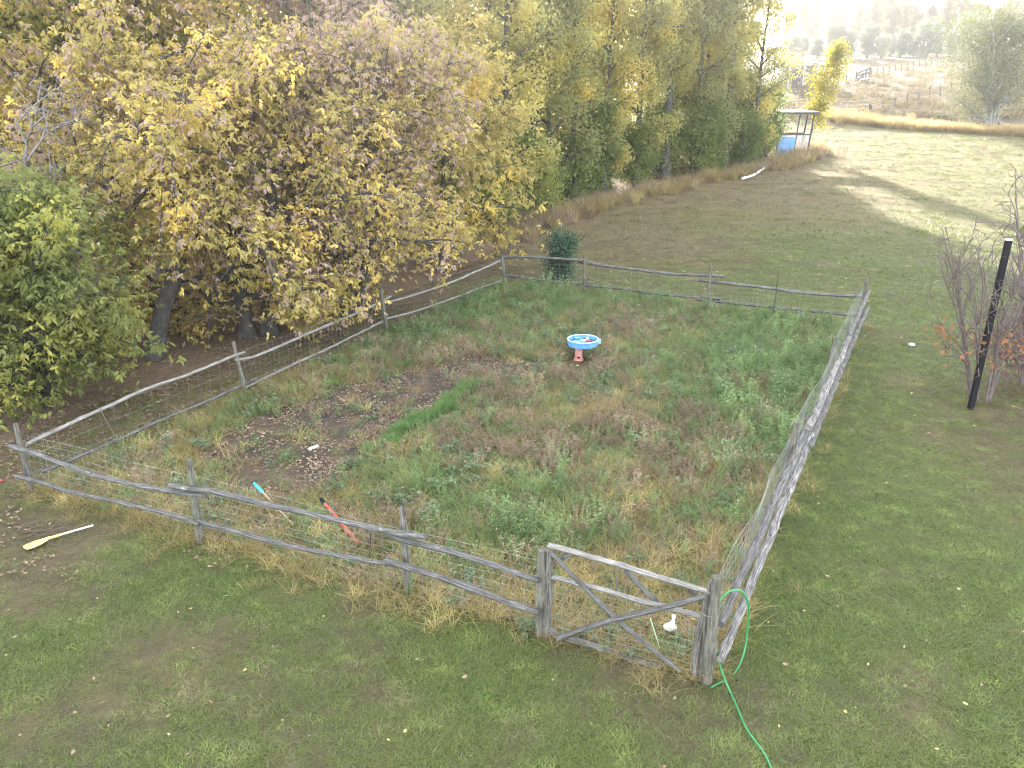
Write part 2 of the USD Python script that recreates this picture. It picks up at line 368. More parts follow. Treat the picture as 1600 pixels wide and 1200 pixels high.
G_LITTER = leaf_look("brown_litter", [(0, (0.188, 0.123, 0.087)), (.4, (0.347, 0.239, 0.167)), (.75, (0.506, 0.361, 0.231)), (1, (0.694, 0.535, 0.289))], trans=.12, scale=2.0, obj_var=.3)

GROUND = ground_look("ground_turf", [(0, (.35, .38, .3)), (.4, (.7, .72, .62)), (.6, (1.1, 1.1, 1.0)), (.8, (1.6, 1.5, 1.35)), (1, (2.0, 1.9, 1.6))])

# ------------------------------------------------------------------ places read off the photograph
A, B, C, D, E = (ground(*p) for p in ((50, 768), (313, 848), (638, 930), (844, 995), (1103, 1068)))
Fc, K1, K2, G = (ground(*p) for p in ((1341, 512), (1105, 484), (912, 455), (790, 446)))
L2, L1 = ground(606, 520), ground(385, 614)
garden = Polygon([A[:2], E[:2], Fc[:2], K1[:2], K2[:2], G[:2], L2[:2], L1[:2]])


def area(pixels):
    return Polygon([ground(*p)[:2] for p in pixels])


soil_bed = area([(300, 712), (400, 655), (560, 590), (650, 572), (760, 560), (860, 560), (870, 590), (740, 592), (690, 625), (610, 690), (560, 712), (520, 760), (440, 792), (330, 765)])
row_strip = area([(598, 690), (640, 655), (700, 622), (748, 594), (760, 600), (700, 642), (650, 672), (610, 700)])
woods = Polygon([(-60, 8), (-11.5, 8), (-10.2, 14), (-9.0, 17.0), (-6.6, 20.5), (-4.4, 25), (-1.5, 31.5), (0.2, 37), (4.5, 44.5), (12.5, 52.6), (18, 57.2), (21, 62), (21.5, 72), (10, 95), (-60, 95)])
for _z in (garden, soil_bed, row_strip, woods):
    shapely.prepare(_z)


def inside(poly, x, y):
    return shapely.contains_xy(poly, np.asarray(x, float), np.asarray(y, float))


def dist(poly, x, y):
    return shapely.distance(shapely.points(np.asarray(x, float), np.asarray(y, float)), poly)


def blobs(x, y, spots):
    """Smooth 0..1 map from spots (pixel x, pixel y, radius in metres)."""
    o = np.zeros(np.shape(x))
    for px, py, r in spots:
        c = ground(px, py)
        o = np.maximum(o, np.exp(-((x - c[0]) ** 2 + (y - c[1]) ** 2) / (r * r)))
    return o


GREEN_LAWN = [(1330, 700, 1.6), (1360, 620, 1.6), (1300, 800, 1.2), (1340, 560, 1.4), (1380, 500, 1.8), (1290, 850, 1.0), (1240, 980, .8), (1330, 1000, .9), (1480, 960, 1.2), (1480, 800, 1.8), (1560, 900, 1.4), (1420, 880, 1.3), (1390, 590, 1.6), (180, 870, .7), (330, 900, 1.0), (420, 930, .8), (760, 1060, .9),
              (1250, 900, .6), (1560, 1130, .9), (900, 1180, .6), (60, 1010, .7)]
BROWN_LAWN = [(120, 850, 1.0), (60, 930, .7), (250, 1020, .7), (300, 1060, .6), (350, 990, .5), (1420, 1050, .5), (1520, 700, 1.6), (1590, 780, 1.3), (1420, 600, .9), (470, 905, .6), (600, 920, .6), (1200, 300, 9),
              (980, 380, 5), (1440, 1120, .4), (30, 1130, .5), (1380, 520, 1.0), (900, 1000, .4), (1000, 1030, .5), (1060, 1050, .4), (1550, 640, 1.5), (140, 1100, .6)]


# ------------------------------------------------------------------ the ground
def spaced(a, b, step, far_a, far_b, grow=1.12):
    mid = list(np.arange(a, b, step))
    lo, hi, s = [], [], step
    x = a
    while x > far_a:
        s *= grow; x -= s; lo.append(x)
    x, s = mid[-1], step
    while x < far_b:
        s *= grow; x += s; hi.append(x)
    return np.array(lo[::-1] + mid + hi)


gx = spaced(-14, 20, .16, -700, 700, 1.08)
gy = spaced(4, 32, .16, -120, 1000, 1.05)
X, Y = np.meshgrid(gx, gy)
x, y = X.ravel(), Y.ravel()
z = height(x, y)
near = (y < 45) & (np.abs(x) < 30)
z = z + np.where(near, .05 * (fbm2(x, y, 2.2, 5) - .5), 0)
w_garden, w_woods = inside(garden, x, y), inside(woods, x, y)
w_soil = inside(soil_bed, x + .5 * (fbm2(x, y, 1.1, 8) - .5) * 2, y + .6 * (fbm2(x, y, 1.1, 9) - .5) * 2)
z = z + np.where(w_soil, .07 * (fbm2(x, y, 3.0, 21) - .5), 0)
n_big, n_mid, n_fine = fbm2(x, y, .25, 1, 4), fbm2(x, y, 1.0, 2, 4), fbm2(x, y, 3.3, 3, 3)


def blend(c, c2, w):
    return c + (np.asarray(c2) - c) * np.clip(w, 0, 1)[:, None]


tint = np.tile(np.array([.096, .104, .04]), (len(x), 1))
tint = blend(tint, (.14, .115, .065), (n_mid - .5) * 2.6)
tint = blend(tint, (.075, .115, .036), blobs(x, y, GREEN_LAWN) * (n_fine * 1.6 - .1))
tint = blend(tint, (.15, .115, .07), blobs(x, y, BROWN_LAWN) * .85 * (.4 + n_mid))
far = np.clip((y - 30) / 25, 0, 1)                         # the open lawn beyond the garden is mown hay-coloured
tint = blend(tint, (.18, .15, .085), far * (.55 + .9 * (n_big - .45)))
tint = blend(tint, (.16, .15, .06), far * (n_mid - .45) * 2.4)
d_edge = dist(woods, x, y)
tint = blend(tint, (.20, .14, .095), np.exp(-d_edge / 3.5) * .85 * (y > 10) * (.5 + n_mid))
tint = blend(tint, (.27, .20, .145), w_woods * .9)
tint[w_garden] = blend(np.tile(np.array([.10, .095, .045]), (w_garden.sum(), 1)), (.14, .10, .065), (n_fine[w_garden] - .4) * 3)
tint[w_soil] = blend(np.tile(np.array([.085, .07, .062]), (w_soil.sum(), 1)), (.15, .11, .075), (n_fine[w_soil] - .45) * 4)
field = (y > 78.5 - .52 * (x - 30.4) * (x > 20)) & ~w_woods
tint[field] = blend(np.tile(np.array([.115, .09, .068]), (field.sum(), 1)), (.095, .078, .05), (n_big[field] - .4) * 2)
tint[field] = blend(tint[field], (.13, .098, .048), .6 * (fbm2(x, y, .12, 31)[field] - .45) * 3)
hill = (y > 175)
tint[hill] = blend(tint[hill], (.16, .15, .08), .8 * np.ones(hill.sum()))
_nx, _ny = len(gx), len(gy)
i, j = np.meshgrid(np.arange(_ny - 1), np.arange(_nx - 1), indexing="ij")
q = np.stack([i * _nx + j, i * _nx + j + 1, (i + 1) * _nx + j + 1, (i + 1) * _nx + j], -1).reshape(-1, 4)
zone = np.where(field | hill, 3, np.where(w_woods, 2, np.where(w_soil & w_garden, 4, np.where(w_garden, 1, 0))))
qz = zone[q[:, 0]]
V = np.stack([x, y, z], -1)
for k, name, lab in ((0, "lawn", "mown autumn lawn around the fenced garden, green with brown patches"),
                     (1, "garden_ground", "overgrown ground inside the rail fence"),
                     (2, "forest_floor", "brown leaf-covered floor under the trees on the left"),
                     (3, "field", "pale stubble field rising to the far treeline"),
                     (4, "soil_bed", "bare dark soil strewn with dry leaves inside the fence")):
    qq = q[qz == k]
    ids, inv = np.unique(qq.ravel(), return_inverse=True)
    inv = inv.reshape(-1, 4)
    f = np.vstack([inv[:, [0, 1, 2]], inv[:, [0, 2, 3]]])
    m = usdkit.mesh(stage, f"/World/{name}", (V[ids], f), GROUND, smooth=True)
    UsdGeom.PrimvarsAPI(m).CreatePrimvar("tint", Sdf.ValueTypeNames.Color3fArray, "vertex").Set(Vt.Vec3fArray.FromNumpy(tint[ids].astype(np.float32)))
    tag(m, lab, {"lawn": "lawn", "garden_ground": "ground", "forest_floor": "forest floor", "field": "field", "soil_bed": "soil"}[name], kind="structure")

# ------------------------------------------------------------------ leaves and trees
LEAF_F = np.array([[0, 1, 2], [0, 2, 3]])


def leaf_cards(pos, dirs, size, width=.55, fold=.25, seed=0, droop=0.0):
    """Folded rhombic leaves: pos N x 3 their stalk ends, dirs their axes, size their lengths."""
    r = np.random.default_rng(seed)
    n = len(pos)
    size = np.broadcast_to(size, (n,))[:, None]
    d = unit(dirs)
    s = unit(np.cross(d, r.normal(size=(n, 3))))
    up = np.cross(s, d)
    w = size * width * .5
    fold = fold * r.uniform(-.3, 2.2, (n, 1))
    v = np.stack([pos, pos + d * size * .45 + s * w + up * w * fold, pos + d * size - np.array([0, 0, 1.0]) * size * droop, pos + d * size * .45 - s * w + up * w * fold], 1)
    f = (LEAF_F[None] + 4 * np.arange(n)[:, None, None]).reshape(-1, 3)
    return v.reshape(-1, 3), f


def sprays(pos, dirs, size, seed=0, pairs=2):
    """Compound drooping leaves (a box elder's): a terminal leaflet and pairs along the stalk."""
    r = np.random.default_rng(seed)
    n = len(pos)
    d = unit(dirs + np.array([0, 0, -.5]))
    side = unit(np.cross(d, np.array([0, 0, 1.0]) + .3 * r.normal(size=(n, 3))))
    size = np.broadcast_to(size, (n,))[:, None]
    P, Dd, S = [pos + d * size * .5], [d + .2 * r.normal(size=(n, 3))], [size * .62]
    for k in range(pairs):
        b = pos + d * size * (.18 + .3 * k)
        for sg in (-1, 1):
            P.append(b); Dd.append(d * .5 + side * sg + np.array([0, 0, -.45]) + .25 * r.normal(size=(n, 3))); S.append(size * (.5 + .06 * k))
    return leaf_cards(np.vstack(P), np.vstack(Dd), np.vstack(S)[:, 0], .5, .35, seed + 1, .12)


def grow(seed, H, base, spread, r0, limbs, lean=(0, 0), up=.55, subs=6, twigs=4, stems=1, stem_spread=.5, foot_r=None, droop=0.0, narrow=1.0, crown_pow=.8, trunk_amp=.25, detail=True):
    """A skeleton: list of (points, radius start, radius end, level) and an array of twig points with their directions."""
    r = np.random.default_rng(seed)
    tubes, pts, dr = [], [], []
    for st in range(stems):
        a0 = r.uniform(0, 2 * np.pi)
        sp = stem_spread * (0 if stems == 1 else r.uniform(.4, 1))
        top = np.array([lean[0] + math.cos(a0) * sp * H * .5, lean[1] + math.sin(a0) * sp * H * .5, H * r.uniform(.82, 1.0) if stems > 1 else H])
        foot = np.array([math.cos(a0), math.sin(a0), 0]) * (0 if stems == 1 else (foot_r or r0 * 1.6))
        n = 12
        t = np.linspace(0, 1, n)
        tr = foot + (top - foot) * t[:, None] ** np.array([1.25, 1.25, 1.0])
        tr[:, :2] += trunk_amp * np.cumsum(r.normal(size=(n, 2)), 0) * .35 * t[:, None]
        rt = r0 * (1 - .93 * t) + .008
        rt[0] *= 1.35
        tubes.append((tr, rt, 0))
        for k in range(limbs):
            h = base + (1 - base) * ((k + r.uniform(0, .9)) / limbs) ** .9
            p0 = np.array([np.interp(h, t, tr[:, c]) for c in range(3)])
            az = k * 2.4 + r.uniform(-.6, .6) + a0
            rel = (h - base) / (1 - base)
            Ll = spread * (narrow + (1 - narrow) * rel) * (math.sin(math.pi * min(.98, .18 + .78 * rel)) ** crown_pow) * r.uniform(.75, 1.2)
            el = up + .5 * rel + r.uniform(-.2, .2)
            d = np.array([math.cos(az) * math.cos(el), math.sin(az) * math.cos(el), math.sin(el)])
            m = 7
            s = np.linspace(0, 1, m)
            lp = p0 + d * Ll * s[:, None]
            lp[:, 2] += -droop * Ll * s ** 2 + .12 * Ll * s * (1 - s)
            lp += np.cumsum(r.normal(size=(m, 3)), 0) * .045 * Ll * s[:, None]
            rl = np.interp(h, t, rt) * .5 * (1 - .85 * s) + .006
            tubes.append((lp, rl, 1))
            for q_ in range(subs):
                u = .25 + .75 * (q_ + r.uniform(0, 1)) / subs
                p1 = np.array([np.interp(u, s, lp[:, c]) for c in range(3)])
                d2 = unit(unit(lp[-1] - lp[0]) * .6 + r.normal(size=3) * .75 + np.array([0, 0, .15 - droop * .6]))
                L2_ = Ll * r.uniform(.22, .45)
                s2 = np.linspace(0, 1, 4)
                sp2 = p1 + d2 * L2_ * s2[:, None]
                sp2[:, 2] -= droop * L2_ * .6 * s2 ** 2
                tubes.append((sp2, np.interp(u, s, rl) * .5 * (1 - .7 * s2) + .003, 2))
                for w_ in range(twigs):
                    u2 = (w_ + r.uniform(.1, 1)) / twigs
                    p2 = sp2[0] + (sp2[-1] - sp2[0]) * u2
                    d3 = unit(d2 * .5 + r.normal(size=3) * .8 + np.array([0, 0, .05 - droop * .5]))
                    L3 = L2_ * r.uniform(.3, .6)
                    s3 = np.linspace(0, 1, 3)
                    tp = p2 + d3 * L3 * s3[:, None]
                    tubes.append((tp, .004 * (1 - .6 * s3) + .001, 3))
                    ss = np.linspace(.15, 1.05, 6)
                    pts.append(p2 + d3 * L3 * ss[:, None]); dr.append(np.tile(d3, (6, 1)))
    return tubes, np.vstack(pts), np.vstack(dr)


def wood_mesh(tubes, levels=(0, 1, 2), sides=(9, 6, 4, 3), thick=1.0):
    return join([tube(p, r * (thick if l > 1 else 1), sides[l], cap=False) for p, r, l in tubes if l in levels])


def pick(pts, dr, n, seed, jitter):
    r = np.random.default_rng(seed)
    k = r.integers(0, len(pts), n)
    return pts[k] + r.normal(size=(n, 3)) * jitter, unit(dr[k] * .5 + r.normal(size=(n, 3)) * .8)


def make_tree(name, label, cat, loc, rz, scale, group, bark, leaf, sk, n, size, kind="card", jitter=.16, levels=(0, 1, 2), seed=1, width=.75, droopv=.3, thick=1.0, keys_n=0, zmax=None):
    t = thing(name, label, cat, loc, rz, scale, group)
    tubes, pts, dr = sk
    trunk = wood_mesh(tubes, [l for l in levels if l == 0])
    obj("trunk", trunk, bark, t, smooth=True)
    lim = [l for l in levels if l > 0]
    if lim:
        obj("branches", wood_mesh(tubes, lim, thick=thick), bark, t, smooth=True)
    if n:
        low = pts[:, 2] < zmax if zmax else np.ones(len(pts), bool)
        p, d = pick(pts[low], dr[low], n, seed, jitter)
        r = np.random.default_rng(seed + 5)
        sz = size * r.uniform(.45, 1.4, n)
        if kind == "spray":
            obj("crown", sprays(p, d, sz, seed), leaf, t)
        else:
            obj("crown", leaf_cards(p, d + np.array([0, 0, -droopv]), sz, width, .3, seed, .08), leaf, t)
    if keys_n:
        kp, kd = pick(pts, dr, keys_n, seed + 50, jitter)
        obj("seed_clusters", sprays(kp, kd + np.array([0, 0, -.6]), .2 * np.random.default_rng(seed).uniform(.6, 1.2, keys_n), seed + 9, 2), L_KEYS, t)
    return t


def gz(xy, sink=.2):
    return (xy[0], xy[1], float(height(xy[0], xy[1])) - sink)


# --- tall poplars of the wood
POP = []
pop_spec = [(16.5, .10, 3.0, .2, 30), (18.0, .26, 2.7, .27, 28), (15.0, .07, 3.2, .18, 28), (17.0, .33, 2.6, .25, 26), (14.0, .06, 2.9, .17, 26)]
front_px = [(800, 362), (846, 336), (868, 330), (905, 316), (955, 302), (1004, 291), (1050, 283), (1098, 275), (1142, 267), (1186, 258)]
front_lab = ["thin poplar at the left end of the tall poplar row, half behind the yellow maple", "poplar with a broad dark trunk, the darkest of the poplar row", "dark-trunked poplar standing close to the right of the darkest poplar trunk",
             "yellow-green poplar fourth along the wood's edge, behind the pale stake", "poplar with a pale slim trunk foot at the wood's edge above the spruce-dark shrub", "leafy poplar at the middle of the wood's edge with low green skirts",
             "poplar with grey-green lower leaves right of the middle of the wood's edge", "broad green poplar third from the right end of the wood", "dense yellow-green poplar second from the right end of the wood, above the white pole", "last poplar at the right end of the wood, beside the leaning playhouse"]
placed = []
prot = {}


def poplar(variant, xy, rz, sc, label, group=None):
    loc = gz(xy)
    if variant in prot:
        return dup(prot[variant], loc, rz, label, sc, group)
    H, base, spread, r0, limbs = pop_spec[variant]
    sk = grow(100 + variant, H, base, spread, r0, limbs, up=.45, subs=7, twigs=4, narrow=.75, crown_pow=.5, trunk_amp=.12)
    # the first of a kind carries its place in a wrapper so that copies can reference the same parts
    t = make_tree("poplar_tree", label, "tree", loc, rz, sc, group, BARK, L_POPLAR if variant % 2 == 0 else L_POPLAR2, sk, 21000, .14, jitter=.26, levels=(0, 1, 2), seed=variant, width=.8)
    prot[variant] = t
    return t


for k, (px, py) in enumerate(front_px):
    g = ground(px, py)
    poplar(k % 5, g[:2] + np.array([-.3, .8]), 70 * k, [.95, 1.0, 1.05, 1.0, .95, 1.0, 1.0, 1.02, 1.0, .92][k], front_lab[k])
    placed.append(g[:2])
r = np.random.default_rng(42)
edge = np.array([(-24, 21), (-17, 22.5), (-12.5, 25.5), (-8, 29), (-3.5, 33.5), (0.0, 38.5), (4, 45), (12, 53), (18, 58.2), (19.5, 63)])
cnt = 0
tries = 0
while cnt < 52 and tries < 6000:
    tries += 1
    s_ = r.uniform(0, len(edge) - 1)
    k = int(s_); e = edge[k] + (edge[k + 1] - edge[k]) * (s_ - k)
    back = r.uniform(2.2, 18)
    p = e + np.array([-.45 * back * .5, back * .85]) + r.normal(size=2) * .4
    if p[0] > 20.2 or abs(p[0]) / p[1] > .8 or any(np.hypot(*(p - q_)) < 2.1 for q_ in placed):
        continue
    placed.append(p)
    poplar(int(r.integers(0, 5)), p, r.uniform(0, 360), r.uniform(.85, 1.15), "tall yellow-green poplar deep in the wood behind the front trees", "poplars deep in the wood")
    cnt += 1

# --- box elders in front of the poplars
maple = grow(301, 7.4, .13, 4.3, .24, 22, lean=(.3, -.8), up=.3, subs=9, twigs=5, droop=.36, stems=2, stem_spread=.4, crown_pow=.35, narrow=.95)
make_tree("box_elder", "big yellow box elder drooping over the rail fence, largest yellow crown", "tree", gz((-7.0, 21.6)), 20, 1.0, None, BARK, L_MAPLE, maple, 15500, .205, "spray", .2, (0, 1, 2, 3), 31, keys_n=4000, thick=1.5)
maple2 = grow(302, 7.6, .25, 3.0, .17, 14, lean=(1.0, .4), up=.45, subs=8, twigs=5, droop=.32, stems=4, stem_spread=.55, crown_pow=.45)
make_tree("box_elder", "many-stemmed yellowish box elder leaning right, beside the middle of the left fence", "tree", gz((-5.0, 24.2)), 0, 1.0, None, BARK, L_MAPLE, maple2, 5600, .21, "spray", .2, (0, 1, 2, 3), 32, keys_n=6000, thick=1.5)
maple3 = grow(303, 10.5, .18, 4.6, .2, 22, lean=(.2, -.5), up=.4, subs=8, twigs=5, droop=.25, stems=1, crown_pow=.5)
make_tree("box_elder", "tall ochre box elder at the upper left, behind the green shrubby one", "tree", gz((-11.3, 23.6)), 0, 1.0, None, BARK, L_MAPLE, maple3, 9500, .22, "spray", .22, (0, 1, 2, 3), 33, keys_n=6000, thick=1.5)
keys = grow(304, 11.0, .2, 4.2, .2, 22, lean=(.5, -.3), up=.5, subs=8, twigs=5, droop=.25, crown_pow=.5)
make_tree("box_elder", "nearly bare box elder hung with pinkish dry seed keys, above the big yellow one", "tree", gz((-6.2, 26.3)), 0, 1.0, None, BARK, L_KEYS, keys, 11000, .2, "spray", .2, (0, 1, 2, 3), 34)
keys2 = grow(306, 8.0, .15, 3.6, .15, 16, lean=(.4, -.6), up=.4, subs=8, twigs=5, droop=.3, stems=2, crown_pow=.5)
make_tree("box_elder", "pale thin-leaved box elder between the big yellow one and the poplar row", "tree", gz((-2.7, 29.6)), 40, 1.0, None, BARK, L_MAPLE, keys2, 4600, .27, "spray", .2, (0, 1, 2, 3), 36)
green = grow(305, 4.7, .08, 2.5, .1, 12, up=.4, subs=8, twigs=5, droop=.2, stems=4, stem_spread=.6, crown_pow=.4)
make_tree("box_elder", "green shrubby box elder at the left edge outside the fence corner", "tree", gz((-10.0, 16.6)), 0, 1.0, None, BARK, L_GREEN, green, 8000, .22, "spray", .2, (0, 1, 2, 3), 35)
green2 = grow(307, 4.0, .08, 2.2, .09, 10, up=.4, subs=8, twigs=5, droop=.2, stems=3, stem_spread=.6, crown_pow=.4)
make_tree("box_elder", "low green box elder under the yellow crown, behind the left fence's near rails", "tree", gz((-12.6, 18.6)), 0, 1.0, None, BARK, L_GREEN, green2, 4000, .2, "spray", .2, (0, 1, 2, 3), 37)
dead = grow(308, 6.2, .3, 2.6, .13, 13, lean=(.9, -.6), up=.25, subs=8, twigs=6, droop=.1, crown_pow=.3)
make_tree("dead_tree", "bare grey dead tree with horizontal branches at the left edge", "tree", gz((-11.6, 18.9)), 0, 1.0, None, GREY_TWIG, L_KEYS, dead, 0, .1, levels=(0, 1, 2, 3), thick=1.6)
# leaning dark trunk under the yellow crown
t = thing("leaning_trunk", "thick dark leaning tree trunk under the yellow crown, left of the first left-fence post", "tree", gz(ground(240, 562)[:2]))
obj("trunk", tube(wobble([(0, 0, 0), (.25, .2, 1.2), (.75, .6, 2.6), (.9, 1.4, 4.6), (1.0, 1.8, 7.0)], 20, .05, 3), np.linspace(.24, .08, 20), 10), BARK, t, smooth=True)

# --- undergrowth along the wood's edge
und = {}
r = np.random.default_rng(77)
for k in range(40):
    s_ = (k + r.uniform(0, .9)) / 40 * 5.0
    e_ = np.array([(-3.5, 31.5), (-.6, 37.4), (3.6, 45.0), (11.8, 53.4), (17.4, 57.8), (18.8, 62.0)])
    i_ = int(s_); p = e_[i_] + (e_[i_ + 1] - e_[i_]) * (s_ - i_)
    p = p + np.array([-.5, .6]) * r.uniform(-.2, 3.5)
    v = k % 3
    sc = r.uniform(.7, 1.25)
    lab = "leafy yellow-green undergrowth shrub along the foot of the poplar row"
    if v in und:
        dup(und[v], gz(p), r.uniform(0, 360), lab, sc)
    else:
        sk = grow(400 + v, 3.0 + .5 * v, .05, 1.5, .05, 9, up=.6, subs=6, twigs=4, stems=4, stem_spread=.5, crown_pow=.4)
        und[v] = make_tree("undergrowth_shrub", lab, "shrub", gz(p), 0, sc, "undergrowth shrubs at the wood's edge", BARK, L_UNDER, sk, 7000, .12, jitter=.18, levels=(0, 1, 2), seed=40 + v)

# --- single trees and shrubs
sk = grow(501, 7.2, .24, 1.45, .07, 16, lean=(2.1, 0), up=.75, subs=6, twigs=4, crown_pow=.6)
make_tree("yellow_sapling", "bright yellow slender sapling leaning beside the playhouse", "tree", gz(ground(1258, 238)[:2]), 0, 1.0, None, PALE_BARK, L_BIRCH, sk, 4600, .16, jitter=.26, seed=51)
sk = grow(502, 8.0, .03, 4.8, .10, 11, up=.5, subs=7, twigs=5, stems=9, stem_spread=.95, crown_pow=.2)
make_tree("willow_bush", "big rounded pale green willow bush at the lawn's far right corner", "tree", gz(ground(1540, 203)[:2] + np.array([.8, .5])), 0, 1.0, None, PALE_BARK, L_WILLOW, sk, 30000, .2, jitter=.35, seed=52, width=.4)
sk = grow(503, 7.0, .06, 3.6, .1, 8, up=.7, subs=7, twigs=5, stems=5, stem_spread=.7, crown_pow=.35)
make_tree("willow_bush", "darker green bush behind the big willow at the right edge", "tree", gz(ground(1598, 196)[:2] + np.array([4.5, 5])), 0, 1.15, None, PALE_BARK, L_GREEN, sk, 15000, .18, jitter=.3, seed=53, width=.5)
sk = grow(504, 1.6, .03, .6, .03, 9, up=.7, subs=6, twigs=5, stems=6, stem_spread=.5, crown_pow=.3, trunk_amp=.03)
make_tree("dark_shrub", "small dark green shrub just behind the back fence", "shrub", gz(ground(874, 437)[:2]), 0, 1.0, None, BARK, L_SPRUCE, sk, 5200, .085, jitter=.12, seed=54)
sk = grow(505, 3.5, .25, 1.2, .024, 6, lean=(-.45, 0), up=.8, subs=5, twigs=4, stems=8, stem_spread=.62, foot_r=.16, crown_pow=.3, trunk_amp=.12)
make_tree("bare_shrub", "nearly leafless grey shrub with a few orange leaves around the black pole", "shrub", gz(ground(1532, 622)[:2]), 0, 1.0, None, RED_TWIG, L_ORANGE, sk, 190, .10, jitter=.12, seed=55, levels=(0, 1, 2, 3), thick=1.0, zmax=1.9)
sk = grow(506, 4.5, .06, 1.3, .032, 9, lean=(-.3, .2), up=.7, subs=6, twigs=4, stems=6, stem_spread=.4, foot_r=.2, crown_pow=.3, trunk_amp=.12)
make_tree("red_shrub", "shrub with crimson leaves at the right edge beyond the black pole", "shrub", gz((11.9, 17.3)), 0, 1.0, None, RED_TWIG, L_RED, sk, 1700, .075, jitter=.2, seed=56, levels=(0, 1, 2, 3), thick=1.0, zmax=1.9)

# --- far treeline on the hill
fb = {}
far_bushes = [(1253, 92, .85), (1277, 93, .8), (1303, 93, 1.25), (1324, 93, 1.0), (1354, 92, 1.2), (1376, 91, .85), (1406, 90, 1.0), (1427, 89, .8), (1447, 90, 1.3), (1464, 89, 1.0), (1483, 87, 1.0), (1508, 86, 1.5), (1534, 84, 1.3), (1560, 80, 1.2), (1590, 76, 1.3), (1238, 95, .9), (1391, 88, .8)]
for k, (px, py, s_) in enumerate(far_bushes):
    g = ground(px, py)
    v = k % 3
    lab = "round grey-green bush at the foot of the far treeline"
    if v in fb:
        dup(fb[v], gz(g[:2]), 50 * k, lab, s_ * .85)
    else:
        sk = grow(600 + v, 4.4, .08, 2.1, .06, 8, up=.75, subs=5, twigs=4, stems=6, stem_spread=.65, crown_pow=.3)
        fb[v] = make_tree("round_bush", lab, "bush", gz(g[:2]), 0, s_ * .85, "round bushes along the far treeline", BARK, L_FARBUSH, sk, 6000, .24, jitter=.25, levels=(0, 1, 2), seed=60 + v, thick=1.6)
ft = {}
r = np.random.default_rng(5)
for k in range(58):
    px = 1225 + (k % 29) * 15 + r.uniform(-6, 6)
    row = k // 29
    d0 = r.uniform(182, 200) + row * 24
    q_ = EYE + ray(px, 90) * (d0 / ray(px, 90)[1])
    v = int(r.integers(0, 4))
    s_ = r.uniform(.7, 1.1) * (1.18 if abs(px - 1380) < 25 or px > 1560 or abs(px - 1484) < 10 else .92)
    lab = ["slim yellow aspen in the far treeline", "broad yellow aspen in the far treeline", "thin half-bare birch in the far treeline", "orange-tinged aspen in the far treeline"][v]
    if v in ft:
        dup(ft[v], gz(q_[:2]), r.uniform(0, 360), lab, s_)
    else:
        sk = grow(700 + v, [11, 10, 11, 9.5][v], .2, [1.8, 2.6, 1.6, 2.0][v], .1, 16, up=.7, subs=5, twigs=3, crown_pow=.5)
        ft[v] = make_tree("far_aspen", lab, "tree", gz(q_[:2]), 0, s_, f"far treeline, {['slim yellow', 'broad yellow', 'half-bare', 'orange-tinged'][v]} trees", BARK, L_FARTREE if v != 2 else L_KEYS, sk, [5000, 6500, 1500, 4500][v], .28, jitter=.3, levels=(0, 1, 2), seed=70 + v, thick=1.6)

# ------------------------------------------------------------------ the garden fence
def post_at(px0, py0, px1, py1, r0, seed, base=None, sides=10):
    """A round post from its foot pixel to its top pixel, same distance."""
    b = ground(px0, py0) if base is None else np.array(base)
    t_ = at_depth(px1, py1, b[1])
    b = b - np.array([0, 0, .15]) - (t_ - b) * .0
    return log([b, t_], r0, r0 * .92, seed, 10, .006, sides), t_


def rails(parent, a, b, off, pixels_list, mats, r0, seed):
    """Each rail: pixels along it, laid in the fence's plane."""
    for k, px in enumerate(pixels_list):
        pts = [on_plane(*p, a, b, off + .03 * (k % 2)) for p in px]
        rr = r0[k % len(r0)]
        n = max(16, int(np.linalg.norm(pts[-1] - pts[0]) * 9))
        p_ = obj("rail", log(pts, rr, rr * .86, seed + k, n, .01, 10), mats[k % len(mats)], parent, smooth=50)


def wire_net(a, b, h0, h1, off, dv=.15, dh=.12, r_=.0012, sag=.03, seed=0, skip=None):
    """Woven stock wire between two points of the ground."""
    a, b = np.asarray(a, float), np.asarray(b, float)
    L = np.linalg.norm(b[:2] - a[:2]); d = (b - a) / L
    n = np.array([d[1], -d[0], 0])
    rr = np.random.default_rng(seed)
    parts = []

    def P(s, h):
        s, h = np.broadcast_arrays(np.asarray(s, float), np.asarray(h, float))
        nz = meshkit.noise(np.stack([s * .9, h * 1.5, 0 * s + seed], -1), seed) - .5
        return a + s[:, None] * d + np.outer(h, [0, 0, 1.0]) + n * (off + sag * 2 * nz)[:, None] + np.outer(.04 * (meshkit.noise(np.stack([s * .7, 0 * s, 0 * s + seed + 9], -1), seed) - .5), [0, 0, 1.0])
    for h in np.arange(h0, h1 + .001, dh):
        s = np.linspace(0, L, int(L * 3) + 2)
        parts.append(tube(P(s, np.full_like(s, h)), r_ * (1.3 if h > h1 - dh else 1), 3, cap=False))
    for s in np.arange(0, L, dv):
        h = np.linspace(h0, h1, 5)
        parts.append(tube(P(np.full(5, s) + rr.normal() * .006, h), r_, 3, cap=False))
    return join(parts)


